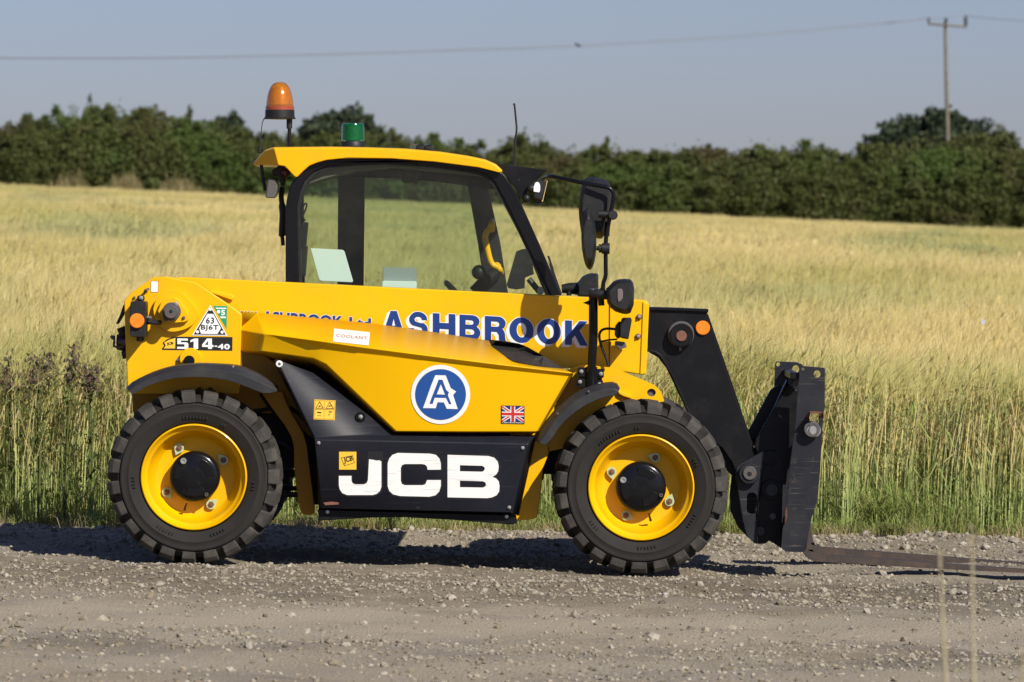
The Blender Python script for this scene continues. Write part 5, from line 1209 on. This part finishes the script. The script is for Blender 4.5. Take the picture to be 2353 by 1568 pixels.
# roof shell
roof_near = [(579,379.6),(579,371),(606,344),(612,341.5),(629.6,337.5),(760,336.5),(844.5,338),(930,341),(1011,348),(1075,357.5),(1115,366),(1140,377),(1155,391),(1148,393.5),(1100,385),(1000,372),(900,364.5),(800,363),(750,368),(728,374),(711,381),(697,393),(684,406),(680.5,407.6),(676,405),(655,382.5),(640,380),(602,378.5)]
bm = bmesh.new()
ys = [.705, .72, .78, 1.36, 1.43, 1.45]; ins = [4.0, 1.0, 0, 0, 1.0, 5.0]
rws = []
for y, d in zip(ys, ins):
    rws.append([bm.verts.new(Vector((P(u, v+(d if i < 14 and i > 0 else 0)+(-.6*d if i >= 15 else 0), .70).x, y+(.16*max(0, 1-(u-579)/50) if y < 1 else 0), P(u, v+(d if i < 14 and i > 0 else 0), .70).z))) for i, (u, v) in enumerate(roof_near)])
for a, b in zip(rws, rws[1:]):
    for i in range(len(a)): bm.faces.new((a[i], a[(i+1) % len(a)], b[(i+1) % len(a)], b[i]))
bm.faces.new([rws[0][i] for i in (26, 27, 0, 1, 2, 3, 4)]); bm.faces.new(rws[0][4:27]); bm.faces.new(rws[-1]); bmesh.ops.recalc_face_normals(bm, faces=bm.faces)
me = bpy.data.meshes.new('roof'); bm.to_mesh(me); bm.free()
roof = obj('roof', me, M['yellow'], cab, smooth=32, bevel=.004)
# beacons and roof fittings
def wavy(prof, k=1): return prof
bc = empty('amber_beacon', TH); q = P(643, 270, 1.02); kk = (DIST+1.02)/FPX
lens = [(0,0)]+[(r_*kk, -h_*kk) for r_, h_ in ((8,.6),(14,3),(19,8),(23,15),(26.5,24),(29,34),(30.8,44),(31.4,52),(31.6,56))]
ztop = P(643,189,1.02).z
prof = []
for i, (r_, h_) in enumerate(lens): prof.append((r_, h_))
fine = []
for (r0, h0), (r1, h1) in zip(prof, prof[1:]):
    for j in range(4):
        t = j/4; fine.append((max(0, r0+(r1-r0)*t+(.0006 if j % 2 and r0 > .01 else 0)), h0+(h1-h0)*t))
fine.append(prof[-1])
MB().lathe(fine, (q.x, 1.02, ztop), 'Z', 40).build('lens', M['lens_o'], bc, smooth=50)
MB().lathe([(.0,-.02),(.03,-.02),(.042,-.05),(.046,-.10),(.02,-.105)], (q.x, 1.02, ztop-.005), 'Z', 24).build('reflector', mat('beacon_reflector', (0.9, 0.5, 0.12), .25, metal=.6), bc, smooth=50)
MB().lathe([(31.6*kk,0),(33*kk,-.003),(33*kk,-10*kk),(31*kk,-11*kk)], (q.x, 1.02, ztop-55*kk), 'Z', 40).build('lens_skirt', mat('dark_amber', (.30,.055,.02), .35, coat=.4), bc, smooth=40)
MB().lathe([(31*kk,0),(33.5*kk,0),(34*kk,-16*kk),(37*kk,-19*kk),(36*kk,-21*kk),(10*kk,-22*kk)], (q.x, 1.02, ztop-64*kk), 'Z', 40).build('base', M['rubber_trim'], bc, smooth=40)
MB().tube([P(665,273,1.02), P(665,296,1.02)], .0135, 12).build('socket', M['rubber_trim'], bc); MB().tube([P(665,290,1.02), P(665,340,1.02)], .0085, 12).build('stem', M['black'], bc)
MB().tube(smooth_path([P(608,272,1.0), P(603,282,1.0), P(600,305,.98), P(597,330,.95), P(595.5,340,.93), P(596,352,.92)], 5), .0022, 6).build('cable', M['rubber_trim'], bc)
MB().lathe([(.004,0),(.009,-.004),(.009,-.028),(.006,-.032)], tuple(P(596,336,.92)), 'Z', 10).build('cable_gland', M['rubber_trim'], bc)
gb = empty('green_beacon', TH); y = 1.15; kk = (DIST+y)/FPX; q = P(811, 284, y)
prof = [(0,0),(20,0),(24,1.2),(25.4,5)]
for j in range(14): prof += [(25.4+(.5 if j % 2 else 0)+j*.06, 6+j*2.6)]
MB().lathe([(r_*kk, -h_*kk) for r_, h_ in prof], (q.x, y, q.z), 'Z', 40).build('lens', M['lens_g'], gb, smooth=30)
MB().lathe([(0,0),(14*kk,0),(16*kk,-.05),(17*kk,-.07)], (q.x, y, q.z-.012), 'Z', 20).build('reflector', mat('green_reflector', (.1,.6,.25), .3, metal=.3), gb)
MB().lathe([(26*kk,0),(27.5*kk,-2*kk),(28*kk,-14*kk),(20*kk,-15*kk)], (q.x, y, q.z-41*kk), 'Z', 40).build('base', M['rubber_trim'], gb, smooth=40)
sp = empty('spotlight_pair', TH)
for u in (964, 984):
    q = P(u, 342, 1.2); MB().lathe([(.0,-.02),(.014,-.016),(.019,.0),(.019,.02),(.0,.024)], tuple(q), 'X', 14).build('spotlight', M['rubber_trim'], sp); MB().tube([q, q-Vector((0,0,.03))], .004, 6).build('bracket', M['steel'], sp)
MB().tube([P(942,350,1.2), P(944,336,1.2), P(948,332,1.2), P(960,336,1.2)], .004, 6).build('bracket', M['worn'], sp)
prism('roof_hatch_rim', [(795,336),(825,336),(825,338),(795,338)], .95, 1.3, M['ink'], TH)
MB().tube(smooth_path([P(1181,380,.95), P(1184,330,.95), P(1187,298,.95), P(1186,280,.95), P(1182,240,.95)], 5), [.006]*8+[.0045]*13, 8).ball(P(1181.5,240,.95), .0055).build('aerial', M['rubber_trim'], TH, smooth=60)
# light bar bracket ahead of the roof
prism('lamp_bracket', CL(c3,(938,655),(1000,668),(1435,725),(1438,738),(1425,748),(1385,775),(1335,815),(1262,900),(1232,985),(1200,1012),(1110,880),(1010,745)), .76, .80, M['black'], TH, bevel=.004)
prism('lamp_bracket', CL(c3,(950,662),(1000,668),(1435,725),(1432,738),(1000,684)), .80, 1.40, M['black'], TH, bevel=.003)
prism('lamp_bracket', CL(c3,(960,680),(1425,748),(1385,775),(1335,815),(1262,900),(1232,985),(1200,1012),(1110,880),(1010,745)), 1.36, 1.40, M['black'], TH, bevel=.003)
prism('bracket_hole', ell(*c3(1165,825), 2.5, 2.5, 10), .7585, .7605, M['ink'], TH)
wl = empty('work_lamp', TH)
prism('body', CL(c3,(1395,785),(1442,832),(1395,1035),(1310,1012),(1300,900),(1335,815)), .72, .86, M['rubber_trim'], wl, bevel=.008)
prism('lens', CL(c3,(1436,832),(1446,834),(1400,1036),(1390,1034)), .73, .85, mat('amber_edge_lens', (.75,.55,.22), .3), wl)
prism('side_window', CL(c3,(1307,940),(1308,890),(1322,855),(1340,842),(1362,850),(1375,880),(1374,925),(1366,948)), .714, .722, M['lamp'], wl, bevel=.003)
prism('foot', CL(c3,(1305,1035),(1395,1045),(1400,1062),(1360,1074),(1305,1058)), .74, .84, M['rubber_trim'], wl, bevel=.004)
MB().ball(P(*c3(1285,908), .74), .020).ball(P(*c3(1240,1005), .74), .018).build('knob', M['rubber_trim'], wl, smooth=60)
# rear work lamp hanging under the roof
rl = empty('rear_work_lamp', TH)
prism('body', CL(z2,(145,218),(215,228),(258,268),(270,330),(258,400),(230,468),(112,465)), .78, .88, mat('faded_grey_plastic', (.085,.08,.075), .55), rl, bevel=.008)
prism('bracket', CL(z2,(195,130),(290,60),(360,90),(350,330),(300,320),(290,210),(200,190)), .84, .95, M['rubber_trim'], rl, bevel=.006)
MB().tube(smooth_path([P(*p, .82) for p in CL(z2,(65,50),(70,120),(90,270),(100,300),(110,380))], 4), .008, 8).build('cable', M['rubber_trim'], rl)
MB().tube(smooth_path([P(*p, .86) for p in CL(z2,(330,330),(310,440),(320,560),(330,680),(320,900),(325,970),(332,1050)) ], 4), [.012]*8+[.016]*10+[.009]*7, 8).build('cable_loom', M['rubber_trim'], rl)
MB().ball(P(*z2(360,160), .84), (.022,.02,.022)).build('knob', M['redlamp'], rl, smooth=60)

# ---- mirrors, headlamps, mast
mr = empty('mirror_mast', TH); YM = .10
mast_v = CL(d1, (405,245),(405,700),(390,1015),(385,1215))
MB().tube([P(*mast_v[0], YM+.05), P(*mast_v[1], YM+.06), P(*mast_v[2], YM+.08), P(*mast_v[3], YM+.10)], [.0205]*2+[.0195,.0205], 16).build('mast', M['gloss'], mr, smooth=60)
MB().tube([P(*d1(388,1010), YM+.09), P(*d1(382,1225), YM+.10)], .026, 16).build('mast_socket', M['gloss'], mr, smooth=50)
for (x0,y0,x1,y1) in ((252,1015,338,1105),(240,1122,330,1210),(436,1030,508,1118),(430,1140,500,1200)):
    prism('clamp_plate', rrect(*d1(x0,y0), *d1(x1,y1), 3), .19, .215, M['black'], mr, bevel=.003)
prism('clamp_back', CL(d1,(270,1030),(500,1040),(480,1240),(262,1200)), .215, .33, M['black'], mr)
for p in ((288,1055),(275,1158),(480,1078),(467,1180)): bolt(mr, *d1(*p), .188, 4.6)
# upper arm tube
arm = CL(d5,(245,200),(268,180),(300,172),(340,175),(620,232),(880,278),(925,292),(955,320),(968,365),(966,410),(945,500),(930,580),(905,700),(888,800),(884,870),(884,1000),(885,1180),(878,1220),(862,1260),(856,1300),(856,1350))
MB().tube([P(u, v, YM+.01+(.22*max(0, 1-i/5)**1.5 if i < 5 else 0)) for i, (u, v) in enumerate(arm)], .0095, 12).build('mirror_arm', M['gloss'], mr, smooth=60)
MB().tube([P(*d5(905,640), YM+.03), P(*d5(893,790), YM+.03)], .0125, 12).build('arm_sleeve', M['black'], mr, smooth=50)
big_m = CL(d5,(612,620),(606,500),(622,330),(645,240),(668,195),(720,178),(800,184),(880,208),(918,240),(936,290),(934,420),(925,520),(905,640),(875,760),(850,805),(825,815),(790,808),(700,800),(640,780))
big_m = [(p.x, p.y) for p in smooth_path([Vector((*p, 0)) for p in big_m+[big_m[0]]], 3)[:-1]]
bmr = MB()
def pillow(pts, y0, y1, inset):
    """rounded housing: three insets towards the near face"""
    cu = sum(p[0] for p in pts)/len(pts); cvv = sum(p[1] for p in pts)/len(pts); V = []; n = len(pts); rr_ = []
    for y, k in ((y1, 1-inset*.6), (y1-.01, 1), (y0+(y1-y0)*.45, 1), (y0+(y1-y0)*.18, 1-inset*.35), (y0, 1-inset)):
        V += [P(cu+(u-cu)*k, cvv+(v-cvv)*k, y) for u, v in pts]
    F = [tuple(range(n)), tuple(4*n+i for i in range(n))[::-1]]
    for j in range(4):
        for i in range(n): F.append((j*n+i, j*n+(i+1) % n, (j+1)*n+(i+1) % n, (j+1)*n+i))
    return V, F
MB().add(*pillow(big_m, YM+.055, YM+.24, .22)).build('mirror_housing', M['rubber_trim'], mr, smooth=50)
ov = [(d5(708+math.cos(t)*(80 if math.cos(t) > 0 else 76)-math.sin(t)*0, 815+math.sin(t)*320)) for t in np.linspace(0, 2*PI, 41)[:-1]]
ov = [(u+ (v-d5(0,815)[1])*.03, v) for u, v in ov]
MB().add(*pillow(ov, YM-.08, YM+.08, .35)).build('mirror_housing', M['rubber_trim'], mr, smooth=50)
MB().tube([P(*d5(812,560), YM), P(*d5(985,570), YM)], .0165, 14).build('mirror_clamp', M['rubber_trim'], mr, smooth=50)
disc('clamp_cap', *d5(960,570), YM-.03, YM+.03, 11, M['rubber_trim'], mr)
MB().tube([P(*d5(788,912), YM-.0), P(*d5(830,914), YM-.0)], .010, 12).tube([P(*d5(812,914), YM), P(*d5(848,914), YM)], .019, 14).tube([P(*d5(845,914), YM), P(*d5(925,916), YM)], .0245, 16).build('mirror_clamp', M['rubber_trim'], mr, smooth=50)
# headlamp on the mast, with side indicator
hl = empty('headlamp', TH)
ho = CL(d1,(528,245),(560,215),(600,172),(650,152),(710,146),(770,152),(795,185),(806,235),(802,400),(770,482),(735,494),(690,490),(620,468),(565,425),(540,380),(535,330))
MB().add(*pillow(ho, YM-.10, YM+.10, .28)).build('housing', M['rubber_trim'], hl, smooth=50)
prism('indicator_lens', CL(d1,(640,250),(662,240),(688,248),(697,280),(694,340),(672,368),(648,378),(640,330)), YM-.106, YM-.08, mat('smoked_lens', (.16,.12,.12), .2, coat=.6), hl, bevel=.006)
MB().tube([P(*d1(370,290), YM+.02), P(*d1(470,300), YM), P(*d1(580,318), YM)], [.016,.020,.017], 12).tube([P(*d1(470,240), YM+.02), P(*d1(520,290), YM+.02)], .012, 10).tube([P(*d1(480,340), YM+.04), P(*d1(485,410), YM+.04)], .014, 10).build('bracket', M['rubber_trim'], hl, smooth=50)
bolt(hl, *d1(400,262), YM+.02, 4, 'worn'); MB().lathe([(.001,-.018),(.008,0),(.012,.008)], tuple(P(*d1(345,382), YM+.05)), 'X', 10).build('mast_bolt', M['rubber_trim'], hl)
h2_ = empty('headlamp', TH); h2_['label'] = 'far headlamp facing forward behind the mast'; YH = 1.45
ho = CL(d5,(592,1262),(615,1240),(640,1205),(690,1178),(740,1168),(800,1172),(808,1185),(812,1400),(800,1420),(620,1420),(590,1400))
MB().add(*pillow(ho, YH-.08, YH+.08, .2)).build('housing', M['rubber_trim'], h2_, smooth=50)
MB().tube([P(*d5(430,1330), YH), P(*d5(510,1325), YH), P(*d5(600,1330), YH)], [.020,.026,.030], 12).tube([P(*d5(505,1300), YH-.01), P(*d5(505,1400), YH-.01)], .012, 8).build('bracket', M['rubber_trim'], h2_, smooth=50)
# small black lamp on the boom end with its cable
bl_ = empty('side_lamp', TH)
prism('body', CL(d1,(690,530),(780,528),(782,560),(750,742),(665,725),(668,590)), .20, .30, M['rubber_trim'], bl_, bevel=.006)
prism('body', CL(d1,(615,700),(620,610),(650,570),(670,562),(665,730),(640,735)), .22, .32, M['gloss'], bl_, bevel=.006)
prism('bracket', CL(d1,(625,760),(720,770),(735,820),(690,830),(670,850),(640,820),(618,800)), .24, .40, M['worn'], bl_, bevel=.004)
MB().tube(smooth_path([P(*p, .30) for p in CL(d1,(620,640),(540,635),(490,650),(465,690),(470,760),(500,850),(530,920),(552,995))], 5), .006, 8).build('cable', M['rubber_trim'], bl_, smooth=60)
MB().tube(smooth_path([P(*p, .30) for p in CL(d1,(470,760),(510,755),(560,745),(640,740))], 5), .004, 8).build('cable', M['rubber_trim'], bl_, smooth=60)

# ---- cards lying in the cab
q0 = P(*c4(252,742), 1.0)
card = MB().prism([CL(c4,(256,742),(528,757),(542,772),(614,1020),(606,1030),(345,1018),(330,1008))], 1.00, 1.012).build('card', M['pale'], None, bevel=.002)
tag(card, 'tilted pale blue white card standing inside the cab at the rear window', 'card')
bx = MB().prism([CL(c4,(866,1016),(1140,1022),(1146,1035),(1146,1100),(856,1090),(858,1026))], 1.04, 1.2).build('box', M['pale'], None, bevel=.003)
tag(bx, 'white box showing just above the boom inside the cab', 'box')
gc = MB().prism([CL(c4,(866,902),(1146,908),(1148,1021),(864,1014))], 1.06, 1.075).build('card', M['grey_card'], None, bevel=.002)
tag(gc, 'grey card standing on the white box inside the cab', 'card')
